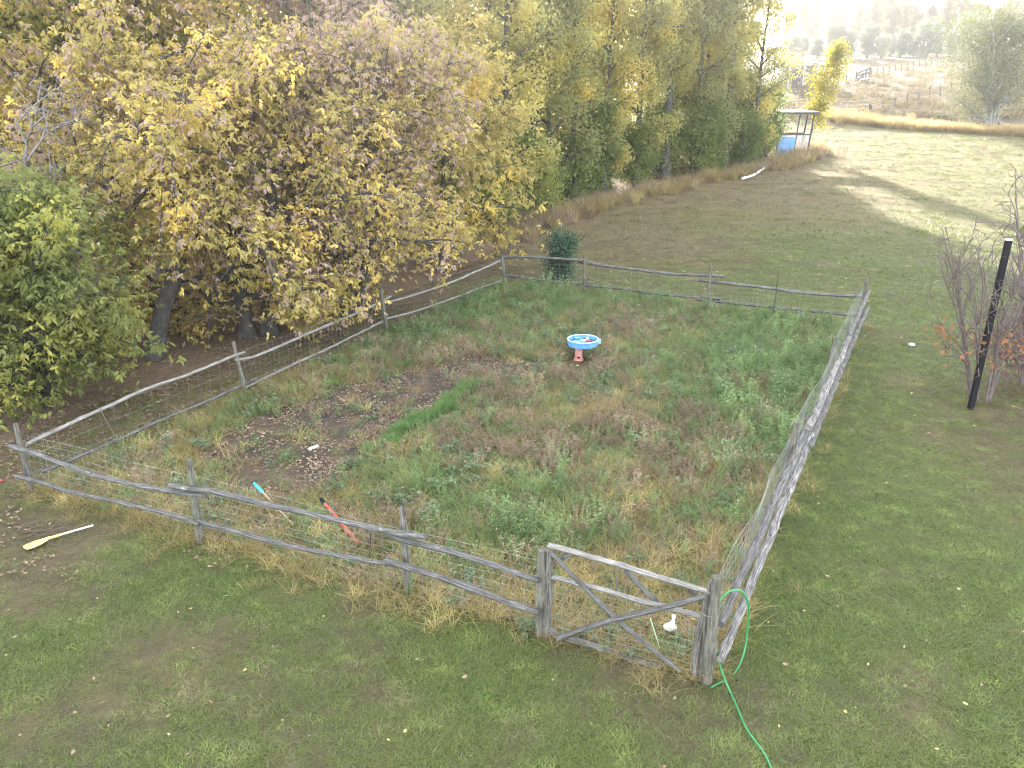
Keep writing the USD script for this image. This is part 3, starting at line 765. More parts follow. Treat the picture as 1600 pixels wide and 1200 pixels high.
ff = thing("rail_fence", "near rail fence from the left corner post to the gate", "fence", (0, 0, 0))
for k, (b_, t_, r_, m_) in enumerate((((50, 768), (24, 662), .045, POST_WOOD), ((313, 848), (296, 718), .05, POST_WOOD), ((638, 930), (629, 794), .045, OLD_WOOD))):
    obj("post", post_at(*b_, *t_, r_, 10 + k)[0], m_, ff, smooth=50)
obj("post", post_at(844, 996, 847, 859, .062, 14)[0], POST_WOOD, ff, smooth=50)
front_rails = [[(16, 697), (48, 706), (90, 722), (150, 743), (240, 763), (322, 775)], [(266, 759), (300, 764), (345, 770), (400, 784), (500, 806), (580, 825), (664, 839)],
               [(603, 833), (640, 846), (700, 861), (770, 883), (842, 908)],
               [(26, 744), (60, 752), (110, 768), (180, 783), (250, 800), (312, 818)], [(308, 814), (360, 828), (420, 845), (500, 862), (560, 873), (622, 884)],
               [(602, 876), (640, 887), (700, 906), (770, 932), (842, 957)]]
rails(ff, A, E, .10, front_rails, [GREY_WOOD], [.043, .046, .04, .039, .037, .046], 40)
obj("wire_mesh", wire_net(A, D, .05, 1.08, -.08, seed=3), WIRE, ff)
obj("stay_rod", tube([ground(577, 878), on_plane(579, 834, A, E, .0)], .008, 5), DARK_WOOD, ff)
obj("stay_rod", tube([on_plane(634, 806, A, E, -.05), on_plane(627, 780, A, E, -.05)], .012, 5), DARK_WOOD, ff)

lf = thing("rail_fence", "left rail fence with pale poles below the yellow trees", "fence", (0, 0, 0))
for k, (b_, t_, r_) in enumerate((((385, 614), (364, 533), .045), ((606, 521), (595, 449), .045))):
    obj("post", post_at(*b_, *t_, r_, 20 + k)[0], POST_WOOD, lf, smooth=50)
for a_, b_, lst, sd in ((A, L1, [[(42, 694), (80, 676), (155, 641), (230, 607), (300, 583), (365, 556), (382, 550)], [(62, 738), (110, 719), (180, 689), (250, 657), (330, 624), (380, 601), (402, 591)]], 60),
                        (L1, L2, [[(368, 562), (400, 556), (450, 535), (500, 513), (560, 488), (610, 463)], [(383, 606), (440, 578), (520, 541), (560, 521), (602, 500)]], 64),
                        (L2, G, [[(598, 474), (640, 463), (700, 443), (740, 426), (782, 407)], [(604, 498), (640, 489), (700, 469), (745, 452), (790, 437)]], 68)):
    rails(lf, a_, b_, -.09, lst, [PALE_WOOD, GREY_WOOD] if sd == 60 else [PALE_WOOD, PALE_WOOD], [.036, .034], sd)
obj("wire_mesh", join([wire_net(L1, L2, .05, 1.05, .07, seed=5), wire_net(L2, G, .05, 1.05, .07, seed=6), wire_net(A, L1, .05, .95, .07, dv=.3, dh=.3, seed=7)]), WIRE, lf)
obj("brace_wire", tube([on_plane(157, 641, A, L1, .02), on_plane(180, 682, A, L1, .02), on_plane(196, 702, A, L1, .02)], .006, 4), PALE_WOOD, lf)

bf = thing("rail_fence", "back rail fence with dark poles across the garden's far end", "fence", (0, 0, 0))
for k, (b_, t_, r_) in enumerate((((790, 447), (784, 398), .05), ((912, 456), (914, 400), .045), ((1105, 486), (1111, 411), .045))):
    obj("post", post_at(*b_, *t_, r_, 30 + k)[0], POST_WOOD, bf, smooth=50)
for a_, b_, lst, sd in ((G, K2, [[(785, 402), (840, 402), (900, 406), (932, 412)], [(791, 431), (830, 435), (870, 440), (928, 442)]], 80),
                        (K2, K1, [[(904, 409), (960, 417), (1040, 427), (1100, 430), (1132, 432)], [(900, 445), (960, 450), (1040, 460), (1126, 467)]], 84),
                        (K1, Fc, [[(1093, 437), (1140, 443), (1200, 450), (1260, 458), (1356, 463)], [(1089, 467), (1160, 475), (1240, 483), (1338, 493)]], 88)):
    rails(bf, a_, b_, -.09, lst, [GREY_WOOD], [.05, .05], sd)
obj("wire_mesh", join([wire_net(G, K2, .05, .95, .06, seed=8), wire_net(K2, K1, .05, .95, .06, seed=9), wire_net(K1, Fc, .05, .95, .06, seed=10)]), WIRE, bf)
obj("stay_rod", tube([ground(1208, 497), at_depth(1216, 430, ground(1208, 497)[1])], .016, 5), DARK_WOOD, bf)

rf = thing("rail_fence", "right rail fence of long weathered logs and wire, running away from the gate", "fence", (0, 0, 0))
dEF = unit(Fc - E); nEF = np.array([dEF[1], -dEF[0], 0]); LEF = np.linalg.norm(Fc - E)


def along(s, h, off):
    return E + dEF * s + nEF * off + np.array([0, 0, h])


def pixel(P):
    v = np.asarray(P) - EYE
    d_ = v @ FW
    return 800 + FOC * (v @ RIGHT) / d_, 600 - FOC * (v @ UP) / d_


obj("post", post_at(1104, 1069, 1120, 901, .062, 24)[0], POST_WOOD, rf, smooth=50)
for k, (tx, ty) in enumerate(((1245, 660), (1306, 527))):
    ss = np.linspace(1, LEF, 800)
    errs = [abs(pixel(along(s, 1.35, -.07))[1] - ty) for s in ss]
    s0 = ss[int(np.argmin(errs))]
    b_ = along(s0, -.12, -.07)
    obj("post", log([b_, at_depth(tx, ty, b_[1])], .06, .055, 26 + k, 10, .005, 10), POST_WOOD, rf, smooth=50)
obj("post", post_at(0, 0, 1355, 434, .055, 29, base=Fc + np.array([0, 0, -.12]))[0], POST_WOOD, rf, smooth=50)
for k, (s0, s1, h0, h1, o, rr, re_) in enumerate(((.06, 6.3, .80, .98, .10, .046, .072), (5.7, 11.6, 1.0, 1.0, .15, .066, .056), (10.8, 16.6, .98, .98, .12, .058, .05),
                                             (-.02, 6.6, .36, .52, .13, .05, .074), (6.0, 12.0, .54, .52, .15, .066, .056), (11.3, 16.6, .52, .52, .15, .058, .05))):
    pts = [along(s0 + (s1 - s0) * u, h0 + (h1 - h0) * u + .02 * math.sin(5 * u + k), o) for u in np.linspace(0, 1, 6)]
    obj("rail", log(pts, rr, re_, 120 + k, 48, .035, 12), [GREY_WOOD, MID_WOOD, GREY_WOOD, MID_WOOD, GREY_WOOD, GREY_WOOD][k], rf, smooth=50)
obj("wire_mesh", join([wire_net(along(.2, 0, 0), along(LEF, 0, 0), .05, 1.18, -.02, .13, .1, .0015, .09, seed=11)]), WIRE, rf)

# ------------------------------------------------------------------ the gate
gt = thing("garden_gate", "pole gate with crossed braces and wire netting at the near corner", "gate", (0, 0, 0))
dDE = unit(E - D)


def gp(px, py, off=0.0):
    return on_plane(px, py, D, E, off)


obj("top_rail", log([gp(856, 852), gp(950, 878), gp(1050, 908), gp(1110, 926)], .036, .032, 131, 26, .008), PALE_WOOD, gt, smooth=50)
obj("middle_rail", log([gp(860, 902), gp(930, 918), gp(1010, 942), gp(1095, 963)], .033, .028, 132, 26, .012), PALE_WOOD, gt, smooth=50)
obj("bottom_rail", log([gp(853, 976), gp(872, 994), gp(920, 1006), gp(975, 1026), gp(1034, 1043)], .048, .042, 133, 26, .012), GREY_WOOD, gt, smooth=50)
obj("brace", log([gp(859, 862, .05), gp(910, 914, .05), gp(961, 964, .05), gp(1064, 1049, .05)], .03, .026, 134, 26, .008), GREY_WOOD, gt, smooth=50)
obj("brace", log([gp(872, 998, .10), gp(940, 974, .10), gp(1020, 954, .10), gp(1103, 931, .10)], .036, .032, 135, 26, .008), GREY_WOOD, gt, smooth=50)
obj("brace", log([gp(977, 890, -.05), gp(1005, 920, -.05), gp(1036, 950, -.05)], .03, .027, 136, 12, .006), GREY_WOOD, gt, smooth=50)
obj("corner_brace", log([gp(890, 866, -.05), gp(872, 875, -.05)], .026, .024, 137, 8, .003), GREY_WOOD, gt, smooth=50)
obj("corner_brace", log([gp(1078, 920, -.05), gp(1100, 945, -.05)], .026, .024, 138, 8, .003), GREY_WOOD, gt, smooth=50)
st = gp(857, 861); fo = gp(852, 996)
obj("stile", log([fo + dDE * .02, st + dDE * .02], .05, .045, 139, 16, .006), OLD_WOOD, gt, smooth=50)
obj("stile", log([gp(1084, 1056), gp(1090, 1000), gp(1099, 960), gp(1103, 926)], .042, .036, 140, 18, .012), OLD_WOOD, gt, smooth=50)
obj("latch_board", beam(gp(1094, 1066), gp(1111, 908), .06, .035), OLD_WOOD, gt)
obj("picket", beam(gp(962, 885, -.02), gp(963, 925, -.02), .02, .02), OLD_WOOD, gt)
obj("wire_mesh", wire_net(D + dDE * .1, E - dDE * .1, .12, 1.0, .03, .1, .1, .0011, .02, seed=12), WIRE, gt)
obj("latch_wire", tube(wobble([gp(1096, 955, .05), gp(1103, 962, .09), gp(1112, 964, .1)], 8, .006, 4), .005, 5), PALE_WOOD, gt)

# ------------------------------------------------------------------ things in and around the garden
PLASTIC_BLUE = plain_look("faded_blue_plastic", (.07, .20, .42), (.13, .30, .52), 5, .45)
PLASTIC_PINK = plain_look("faded_pink_plastic", (.50, .20, .17), (.58, .29, .24), 6, .45)
PLASTIC_LIGHT = plain_look("pale_blue_plastic", (.22, .40, .58), (.36, .54, .68), 9, .4)
TOY_RED = plain_look("red_plastic", (.45, .03, .03), (.6, .06, .05), 9, .4)
WHITE = plain_look("dirty_white_plastic", (.55, .56, .54), (.80, .80, .78), 14, .45)
TEAL = plain_look("teal_plastic", (.015, .25, .28), (.03, .36, .38), 9, .4)
RED_PAINT = plain_look("red_paint", (.42, .025, .03), (.58, .06, .06), 14, .35)
BLACK = plain_look("black_plastic", (.006, .006, .007), (.014, .014, .016), 12, .8, spec=.15)
YELLOW = plain_look("faded_yellow_plastic", (.68, .50, .10), (.80, .64, .22), 9, .45)
ALU = plain_look("dull_aluminium", (.55, .56, .58), (.78, .79, .80), 18, .35, .7)
HOSE = plain_look("green_rubber", (.012, .12, .035), (.03, .19, .06), 8, .35)
STONE = plain_look("pale_stone", (.4, .43, .45), (.62, .65, .66), 20, .7)
WATER = plain_look("dirty_water", (.03, .05, .05), (.05, .07, .06), 9, .06)
HANDLE = wood_look("tool_handle_wood", [(0, (.30, .20, .12)), (.5, (.45, .34, .22)), (1, (.58, .46, .32))], su=2, sv=9, bump=.1)


def lathe(profile, n=40, centre=(0, 0, 0), sx=1.0):
    p = np.asarray(profile, float)
    a = np.linspace(0, 2 * np.pi, n, endpoint=False)
    v = np.stack([np.outer(np.cos(a), p[:, 0]) * sx, np.outer(np.sin(a), p[:, 0]), np.tile(p[:, 1], (n, 1))], -1).reshape(-1, 3) + np.array(centre)
    m = len(p)
    i, j = np.meshgrid(np.arange(n), np.arange(m - 1), indexing="ij")
    q_ = np.stack([i * m + j, ((i + 1) % n) * m + j, ((i + 1) % n) * m + j + 1, i * m + j + 1], -1).reshape(-1, 4)
    return v, np.vstack([q_[:, [0, 1, 2]], q_[:, [0, 2, 3]]])


# water table
tb = ground(904, 562)
wt = thing("water_table", "blue toddler water table on a pink pedestal among the weeds", "toy", (tb[0], tb[1], tb[2]), 0)
obj("pedestal", lathe([(.0, -.05), (.13, -.05), (.125, .02), (.10, .08), (.095, .34), (.12, .38), (0, .38)], 28), PLASTIC_PINK, wt, smooth=35)
obj("knob_hole", lathe([(0, -.02), (.03, -.02), (.034, 0), (.03, .015), (0, .015)], 14, (-.01, -.1, .10)), BLACK, wt)
cx_ = .10
obj("basin", lathe([(0, .37), (.30, .37), (.36, .40), (.385, .52), (.395, .535), (.385, .55), (.36, .55), (.35, .535), (.335, .43), (0, .43)], 48, (cx_, 0, 0), 1.03), PLASTIC_BLUE, wt, smooth=35)
obj("rim", lathe([(.352, .553), (.366, .568), (.385, .566), (.396, .552), (.385, .5505), (.36, .5505)], 48, (cx_, 0, 0), 1.03), PLASTIC_LIGHT, wt, smooth=35)
obj("water", lathe([(0, .47), (.3405, .47)], 40, (cx_, 0, 0), 1.03), WATER, wt)
arc = [(cx_ - .18 + .16 * math.cos(t_), .06 + .16 * math.sin(t_), .50) for t_ in np.linspace(-2.1, 1.6, 22)]
obj("divider", tube(arc, .03, 8, squash=1.6), PLASTIC_BLUE, wt, smooth=50)
obj("divider", tube([(cx_ - .05, -.02, .50), (cx_ + .05, .0, .50), (cx_ + .12, .03, .50)], .028, 8, squash=1.6), PLASTIC_LIGHT, wt, smooth=50)
obj("spout_lip", box((.10, .05, .12), (cx_ + .39, -.05, .50)), PLASTIC_LIGHT, wt)
toy = thing("bath_toy", "small red and white toy lying in the blue water table", "toy", (tb[0] + cx_ + .13, tb[1] - .02, tb[2] + .47))
obj("body", lathe([(0, 0), (.05, .01), (.055, .05), (.03, .08), (0, .085)], 16), TOY_RED, toy, smooth=40)
obj("head", lathe([(0, .08), (.03, .085), (.036, .11), (.025, .135), (0, .14)], 14, (-.015, 0, 0)), WHITE, toy, smooth=40)

# paddle
pa, pb, pc = (ground(*p) + np.array([0, 0, .06]) for p in ((40, 864), (80, 848), (147, 828)))
pd = thing("paddle", "canoe paddle with a yellow blade and silver shaft on the lawn", "paddle", (0, 0, 0))
dp = unit(pb - pa); sp_ = unit(np.cross([0, 0, 1.0], dp)); Lb = np.linalg.norm(pb - pa)
sec = [(0, .05), (.06, .085), (.25, .10), (.5, .095), (.75, .065), (.92, .028), (1.0, .02)]
vs, fs = [], []
for u, w_ in sec:
    c_ = pa + dp * Lb * u
    th = .012 + .012 * u
    vs += [c_ + sp_ * w_, c_ + sp_ * w_ * .5 + [0, 0, th], c_ + [0, 0, th * 1.3], c_ - sp_ * w_ * .5 + [0, 0, th], c_ - sp_ * w_, c_ - [0, 0, th]]
for k in range(len(sec) - 1):
    for m_ in range(6):
        a_, b_ = k * 6 + m_, k * 6 + (m_ + 1) % 6
        fs += [[a_, b_, b_ + 6], [a_, b_ + 6, a_ + 6]]
for k in range(1, 5):
    fs.append([0, k + 1, k]); o_ = (len(sec) - 1) * 6; fs.append([o_, o_ + k, o_ + k + 1])
obj("blade", (np.array(vs), np.array(fs)), YELLOW, pd, smooth=30)
obj("throat", tube([pb - dp * .02, pb + unit(pc - pb) * .16], [.021, .019], 10), YELLOW, pd, smooth=50)
obj("shaft", tube([pb + unit(pc - pb) * .15, pc], .0165, 10), ALU, pd, smooth=50)


# long-handled tools inside the near fence
def tool(name, label, top_px, grip_px, foot_px, lift, mats, rr, extra=None):
    foot = ground(*foot_px) + np.array([0, 0, .03])
    top = at_depth(*top_px, ground(*top_px)[1] - lift / math.tan(.45) * .62)
    t_ = thing(name, label, "garden tool", (0, 0, 0))
    u = 1 - (math.hypot(grip_px[0] - top_px[0], grip_px[1] - top_px[1]) / math.hypot(foot_px[0] - top_px[0], foot_px[1] - top_px[1]))
    g_ = foot + (top - foot) * u
    obj("handle", tube(wobble([foot, g_], 8, .004, 3), rr, 8), mats[0], t_, smooth=50)
    obj("grip", tube([g_, g_ + (top - g_) * .15, g_ + (top - g_) * .85, top], [rr * 1.2, extra, extra, extra * .8], 10), mats[1], t_, smooth=50)


tool("hoe", "wooden tool handle with a teal plastic end, leaning inside the near fence", (397, 755), (412, 772), (459, 823), .35, (HANDLE, TEAL), .014, .032)
tool("lopper", "red metal tool with a black grip, leaning inside the near fence", (501, 779), (509, 788), (562, 853), .35, (RED_PAINT, BLACK), .026, .03)

# small litter
p0, p1 = ground(483, 709), ground(501, 702)
s = obj("pipe_scrap", lathe([(.026, 0), (.032, 0), (.032, .2), (.026, .2), (.026, 0)], 14), WHITE, smooth=40)
d_ = unit(p1 - p0)
UsdGeom.Xformable(s).AddTransformOp().Set(Gf.Matrix4d(*np.cross(d_, [0, 0, 1.0]), 0, 0, 0, 1, 0, *d_, 0, *(p0 + [0, 0, .07]), 1))
tag(s, "short white plastic pipe piece lying on the dark soil", "pipe")
c_ = ground(1046, 994)
bt = thing("crumpled_bottle", "crumpled white plastic bottle in the grass behind the gate", "bottle", tuple(c_ + np.array([0, 0, .12])))
m_ = trimesh.creation.icosphere(3, 1.0); v_ = np.array(m_.vertices); v_ = v_ * (1 + .35 * (meshkit.fbm(v_ * 2.2, 3, 4)[:, None] - .5)) * np.array([.085, .06, .05])
obj("body", (v_, np.array(m_.faces)), WHITE, bt, smooth=40)
obj("neck", tube([(.03, .03, .03), (.05, .06, .06), (.055, .075, .085)], [.035, .022, .02], 10), WHITE, bt, smooth=50)
obj("cap", lathe([(0, 0), (.026, 0), (.026, .03), (0, .032)], 14, (.055, .08, .085)), WHITE, bt, smooth=30)
gs = obj("plant_stake", tube([ground(1031, 1016), on_plane(1016, 966, D + [.2, .45, 0], E + [.2, .45, 0])], .006, 6), plain_look("pale_green_plastic", (.25, .45, .25), (.4, .6, .38), 9, .4), smooth=50)
tag(gs, "thin pale green plant stake standing in the grass behind the gate", "stake")
c_ = ground(1424, 542)
m_ = trimesh.creation.icosphere(2, 1.0); v_ = np.array(m_.vertices); v_ = v_ * (1 + .4 * (meshkit.fbm(v_ * 1.7, 2, 8)[:, None] - .5)) * np.array([.09, .06, .05])
s = obj("stone", (v_ + c_ + [0, 0, .05], np.array(m_.faces)), STONE, smooth=40)
tag(s, "small pale bluish stone on the worn path right of the fence", "stone")
c_ = ground(4, 754)
v_ = np.array(m_.vertices); v_ = v_ * (1 + .3 * (meshkit.fbm(v_ * 1.9, 2, 9)[:, None] - .5)) * np.array([.09, .07, .06])
s = obj("red_scrap", (v_ * .35 + c_ + [-.02, 0, .03], np.array(m_.faces)), TOY_RED, smooth=40)
tag(s, "small red object among dry leaves at the left edge", "litter")

# hose
hp_ = [ground(1212, 1230), ground(1200, 1199), ground(1163, 1140), ground(1142, 1090)]
hp_ = [p + np.array([0, 0, .035]) for p in hp_]
loop = [(1127, 1045, 7.55), (1118, 1000, 7.62), (1117, 965, 7.68), (1124, 940, 7.74), (1138, 925, 7.82), (1155, 922, 7.92), (1167, 936, 7.98), (1170, 960, 8.0), (1166, 1000, 7.95), (1157, 1035, 7.8), (1138, 1062, 7.66)]
hp_ += [at_depth(*l) for l in loop] + [ground(1124, 1073) + [0, 0, .03], ground(1110, 1079) + [0, 0, .02]]
hs = obj("garden_hose", tube(wobble(hp_, 90, .008, 6), .0125, 8), HOSE, smooth=60)
tag(hs, "green garden hose looped over the rail end beside the gate", "hose")

# black pole
b_ = ground(1517, 636); t_ = at_depth(1576, 376, b_[1])
bp = thing("black_pole", "tall black square pole leaning right in front of the bare shrub", "pole", tuple(b_))
obj("shaft", beam(-unit(t_ - b_) * .2, t_ - b_, .10, .10), BLACK, bp)
obj("cap", beam(t_ - b_ + unit(t_ - b_) * .003, t_ - b_ + unit(t_ - b_) * .035, .108, .108), WHITE, bp)

# pale stake at the wood's edge, white pole and sticks
b_ = ground(862, 322); s = obj("pale_stake", tube([b_, at_depth(866, 284, b_[1])], .045, 7), PALE_BARK, smooth=50)
tag(s, "pale thin stake standing at the wood's edge under the dark poplars", "stake")
wp = [ground(*p) + [0, 0, .12] for p in ((1160, 280), (1176, 276), (1187, 270), (1201, 260))]
s = obj("white_pole", tube(wobble(wp, 16, .02, 2), .085, 8), plain_look("peeled_white_wood", (.55, .50, .44), (.75, .70, .64), 6, .7), smooth=50)
tag(s, "long crooked white pole lying at the wood's edge", "pole")
for k, (a_, b_) in enumerate((((1163, 264), (1180, 261)), ((1178, 266), (1192, 263)), ((1150, 276), (1160, 274)))):
    s = obj("fallen_branch", tube(wobble([ground(*a_) + [0, 0, .15], ground(*b_) + [0, 0, .2]], 10, .03, k), .05, 6), PALE_BARK, smooth=50)
    tag(s, ["greyish branch lying furthest back behind the white pole", "short pale branch lying just behind the white pole's middle", "thin pale branch lying left of the white pole's end"][k], "branch")
r = np.random.default_rng(8)
tw = []
for k in range(60):
    c_ = ground(r.uniform(30, 90), r.uniform(826, 850)); a_ = r.normal(.1, .8)
    L_ = r.uniform(.12, .38); d_ = np.array([math.cos(a_), math.sin(a_), r.uniform(-.1, .25)])
    tw.append(tube(wobble([c_ + [0, 0, .03], c_ + d_ * L_ + [0, 0, .04]], 5, .03, k), .004, 4, cap=False))
s = obj("twig_heap", join(tw), wood_look("brown_twig", [(0, (.06, .04, .03)), (.5, (.13, .09, .065)), (1, (.24, .17, .12))])); tag(s, "heap of dry brown twigs behind the yellow paddle", "twigs", kind="stuff")

# ------------------------------------------------------------------ playhouse
SLAT_BLUE = plain_look("blue_paint", (.06, .20, .40), (.11, .27, .48), 3, .6)
SLAT_GREY = wood_look("grey_board", [(0, (.2, .19, .18)), (.5, (.36, .34, .33)), (1, (.5, .48, .46))])
sh = ground(1236, 243)
ph = thing("playhouse", "small open play shelter with blue slat wall at the right end of the wood", "playhouse", tuple(sh), -6)
Wd, Dp, Hh, ln = 2.2, 2.0, 2.85, .22        # it leans a little to the right
cor = [(-Wd / 2, 0), (Wd / 2, 0), (Wd / 2, Dp), (-Wd / 2, Dp)]
for cx, cy in cor:
    obj("post", beam((cx, cy, -.1), (cx + ln, cy, Hh), .11, .11), DARK_WOOD, ph)
obj("post", beam((.12, 0, -.1), (.12 + ln, 0, Hh), .08, .08), DARK_WOOD, ph)
obj("roof", box((Wd + .5, Dp + .5, .14), (ln, Dp / 2, Hh + .08), trimesh.transformations.rotation_matrix(.03, [1, 0, 0])), DARK_WOOD, ph)
obj("roof_sheet", box((Wd + .56, Dp + .56, .03), (ln, Dp / 2, Hh + .172), trimesh.transformations.rotation_matrix(.03, [1, 0, 0])), SLAT_GREY, ph)
for yy in (0.0, Dp):
    obj("rail", beam((-Wd / 2 + .1, yy, 1.42), (Wd / 2 + .1, yy, 1.42), .07, .10), DARK_WOOD, ph)
    obj("rail", beam((-Wd / 2, yy, .25), (Wd / 2, yy, .25), .07, .10), DARK_WOOD, ph)
for xx in (-Wd / 2, Wd / 2):
    obj("rail", beam((xx + .1, 0, 1.40), (xx + .1, Dp, 1.40), .07, .10), DARK_WOOD, ph)
for k in range(12):
    xx = -Wd / 2 + .07 + k * .1
    obj("slat", beam((xx, -.062, .05), (xx + .1, -.062, 1.30), .088, .022), SLAT_BLUE, ph)
for k in range(10):
    xx = .2 + k * .09
    obj("slat", beam((xx, -.062, .12), (xx + .1, -.062, 1.40), .05, .022), SLAT_GREY, ph)
for k in range(14):
    obj("slat", beam((-Wd / 2 - .06, .1 + k * .135, .1), (-Wd / 2 + .04, .1 + k * .135, 1.35), .022, .09), SLAT_GREY, ph)
obj("side_shelter", box((.5, 1.2, .9), (-Wd / 2 - .35, 1.0, 1.5)), DARK_WOOD, ph)
c_ = ground(1190, 256)
db = thing("dark_bucket", "dark bucket standing by the white pole's right end", "bucket", tuple(c_))
obj("body", lathe([(0, .01), (.28, .01), (.34, .5), (.36, .5), (.36, .54), (.33, .54), (.27, .04), (0, .04)], 20), BLACK, db, smooth=35)
obj("handle", tube([(.34 * math.cos(a), 0, .5 + .18 * math.sin(a)) for a in np.linspace(0, np.pi, 10)], .01, 5), WIRE, db)

# ------------------------------------------------------------------ far fences and gates
PIPE = plain_look("rusty_pipe", (.20, .15, .12), (.32, .27, .23), 2, .6, .3)


def plant_post(parent, px, top, bot, y=None, rr=.07, m_=None):
    g_ = ground(px, bot)
    t_ = at_depth(px + .6, top, g_[1])
    obj("post", tube([g_ - [0, 0, .2], t_], [rr, rr * .9], 7), m_ or DARK_WOOD, parent, smooth=50)
    return g_, t_ - g_


def strung(parent, feet, hs):
    parts = []
    for h in hs:
        parts.append(tube([f + [0, 0, h] for f in feet], .006, 3, cap=False))
    obj("wire", join(parts), WIRE, parent)


n1 = thing("field_fence", "wire fence on brown posts running up the field from the pipe gate", "fence", (0, 0, 0))
feet = [plant_post(n1, px, t_, b_, rr=.1 if k == 0 else .065)[0] for k, (px, t_, b_) in enumerate(((1358, 162, 179), (1379.5, 157, 171), (1398, 152, 168), (1417.5, 145, 162), (1435, 140, 159), (1452.5, 135, 156), (1469, 132, 152), (1486, 129, 148), (1503, 126, 144)))]
strung(n1, feet, (.4, .7, 1.0, 1.2))
n2 = thing("field_fence", "low wire fence along the lawn's far edge left of the willow", "fence", (0, 0, 0))
feet = [plant_post(n2, px, t_, b_)[0] for px, t_, b_ in ((1361, 164, 180), (1412, 173, 192), (1486, 181, 197), (1560, 190, 207))]
strung(n2, feet, (.4, .8, 1.1))
n3 = thing("field_fence", "long wire fence of many thin posts climbing the far field", "fence", (0, 0, 0))
feet = []
for k in range(16):
    px = 1361 + 9.4 * k
    feet.append(plant_post(n3, px, 106.5 - 1.55 * k, 123.5 - 1.75 * k, rr=.06)[0])
strung(n3, feet, (.4, .8, 1.2))
for px, t_, b_ in ((1297, 113, 133), (1310, 115, 132), (1322.5, 116, 130)):
    plant_post(n3, px, t_, b_)
# wooden cattle panel in the far fence line
fg = thing("cattle_panel", "dark heap of wooden panels in the far fence line", "panel", (0, 0, 0))
a_, b_ = ground(1337, 128), ground(1357, 127)
for u, h in ((0, 1.15), (.5, 1.0), (.72, 1.4), (1.0, 1.6)):
    p = a_ + (b_ - a_) * u
    obj("upright", beam(p - [0, 0, .1], p + [0, 0, h], .14, .14), DARK_WOOD, fg)
for h, t_ in ((.3, .0), (.75, .2), (1.0, .5)):
    obj("board", beam(a_ + [0, -.15, h], b_ + [0, -.15, h + t_], .04, .16), SLAT_GREY if h < .5 else DARK_WOOD, fg)
obj("board", beam(a_ + [0, -.3, .2], a_ + (b_ - a_) * .7 + [0, -.3, 1.0], .04, .18), DARK_WOOD, fg)
# corral board wall
bw = thing("board_wall", "tall dark wall of upright boards at the far field's near end", "fence", (0, 0, 0))
a_, b_ = ground(1221, 138), ground(1291, 133.5)
r = np.random.default_rng(9)
BOARD_B = wood_look("board_slate", [(0, (.06, .06, .07)), (.5, (.12, .12, .13)), (1, (.2, .2, .21))])
for k in range(38):
    u = k / 37
    p = a_ + (b_ - a_) * u
    hh = 2.35 - .12 * u + r.uniform(-.05, .05)
    obj("board", beam(p - [0, 0, .1] + [0, r.uniform(-.02, .02), 0], p + [r.uniform(-.03, .03), 0, hh], .15, .03), [DARK_WOOD, BOARD_B, SLAT_GREY][int(r.choice(3, p=[.45, .4, .15]))], bw)
for h in (.5, 1.7):
    obj("rail", beam(a_ + [0, .1, h], b_ + [0, .1, h], .05, .12), DARK_WOOD, bw)
# pipe gates
for k, (x0, x1, lab) in enumerate(((1236, 1296, "left half of the brown pipe gate behind the yellow sapling"), (1300, 1355, "right half of the brown pipe gate beside the thick post"))):
    a_, b_ = ground(x0, 182), ground(x1, 179.5)
    pg = thing("pipe_gate", lab, "gate", (0, 0, 0))
    for h in (.2, .5, .85, 1.22):
        obj("pipe", tube([a_ + [0, 0, h], b_ + [0, 0, h]], .032, 7), PIPE, pg, smooth=50)
    for u in (0, .35, .68, 1.0):
        p = a_ + (b_ - a_) * u
        obj("upright", tube([p + [0, 0, .18], p + [0, 0, 1.24]], .034, 7), PIPE, pg, smooth=50)
pp = obj("gate_post", tube([ground(1233, 183) - [0, 0, .2], ground(1233, 183) + [0, 0, 1.5]], .06, 8), PIPE, smooth=50)
tag(pp, "thin brown post at the pipe gate's left end", "post")

# ------------------------------------------------------------------ grass, weeds and fallen leaves
def blades(n, radius, h0, h1, width, bend, seed, segs=2, upright=.35):
    """A tuft of curved blades."""
    r = np.random.default_rng(seed)
    a, rad = r.uniform(0, 2 * np.pi, n), radius * np.sqrt(r.uniform(0, 1, n))
    base = np.stack([rad * np.cos(a), rad * np.sin(a), np.full(n, -.02)], -1)
    az = r.uniform(0, 2 * np.pi, n)
    lean = np.stack([np.cos(az), np.sin(az), 0 * az], -1)
    h = r.uniform(h0, h1, n)
    side = np.stack([-np.sin(az + .5 * r.normal(size=n)), np.cos(az), 0 * az], -1)
    side = unit(side)
    w = width * r.uniform(.6, 1.3, n)
    tilt = upright * r.uniform(.2, 1.4, n)
    b = bend * r.uniform(.4, 1.5, n)
    rows = []
    for k in range(segs + 1):
        u = k / segs
        c = base + np.outer(h * (u - .35 * b * u * u), [0, 0, 1.0]) + lean * (h * (tilt * u + b * u * u))[:, None]
        if k < segs:
            rows += [c - side * (w * (1 - .55 * u) / 2)[:, None], c + side * (w * (1 - .55 * u) / 2)[:, None]]
        else:
            rows.append(c)
    m = 2 * segs + 1
    v = np.stack(rows, 1).reshape(-1, 3)
    f = []
    for k in range(segs - 1):
        f += [[2 * k, 2 * k + 1, 2 * k + 3], [2 * k, 2 * k + 3, 2 * k + 2]]
    f.append([2 * segs - 2, 2 * segs - 1, 2 * segs])
    f = (np.array(f)[None] + m * np.arange(n)[:, None, None]).reshape(-1, 3)
    return v, f


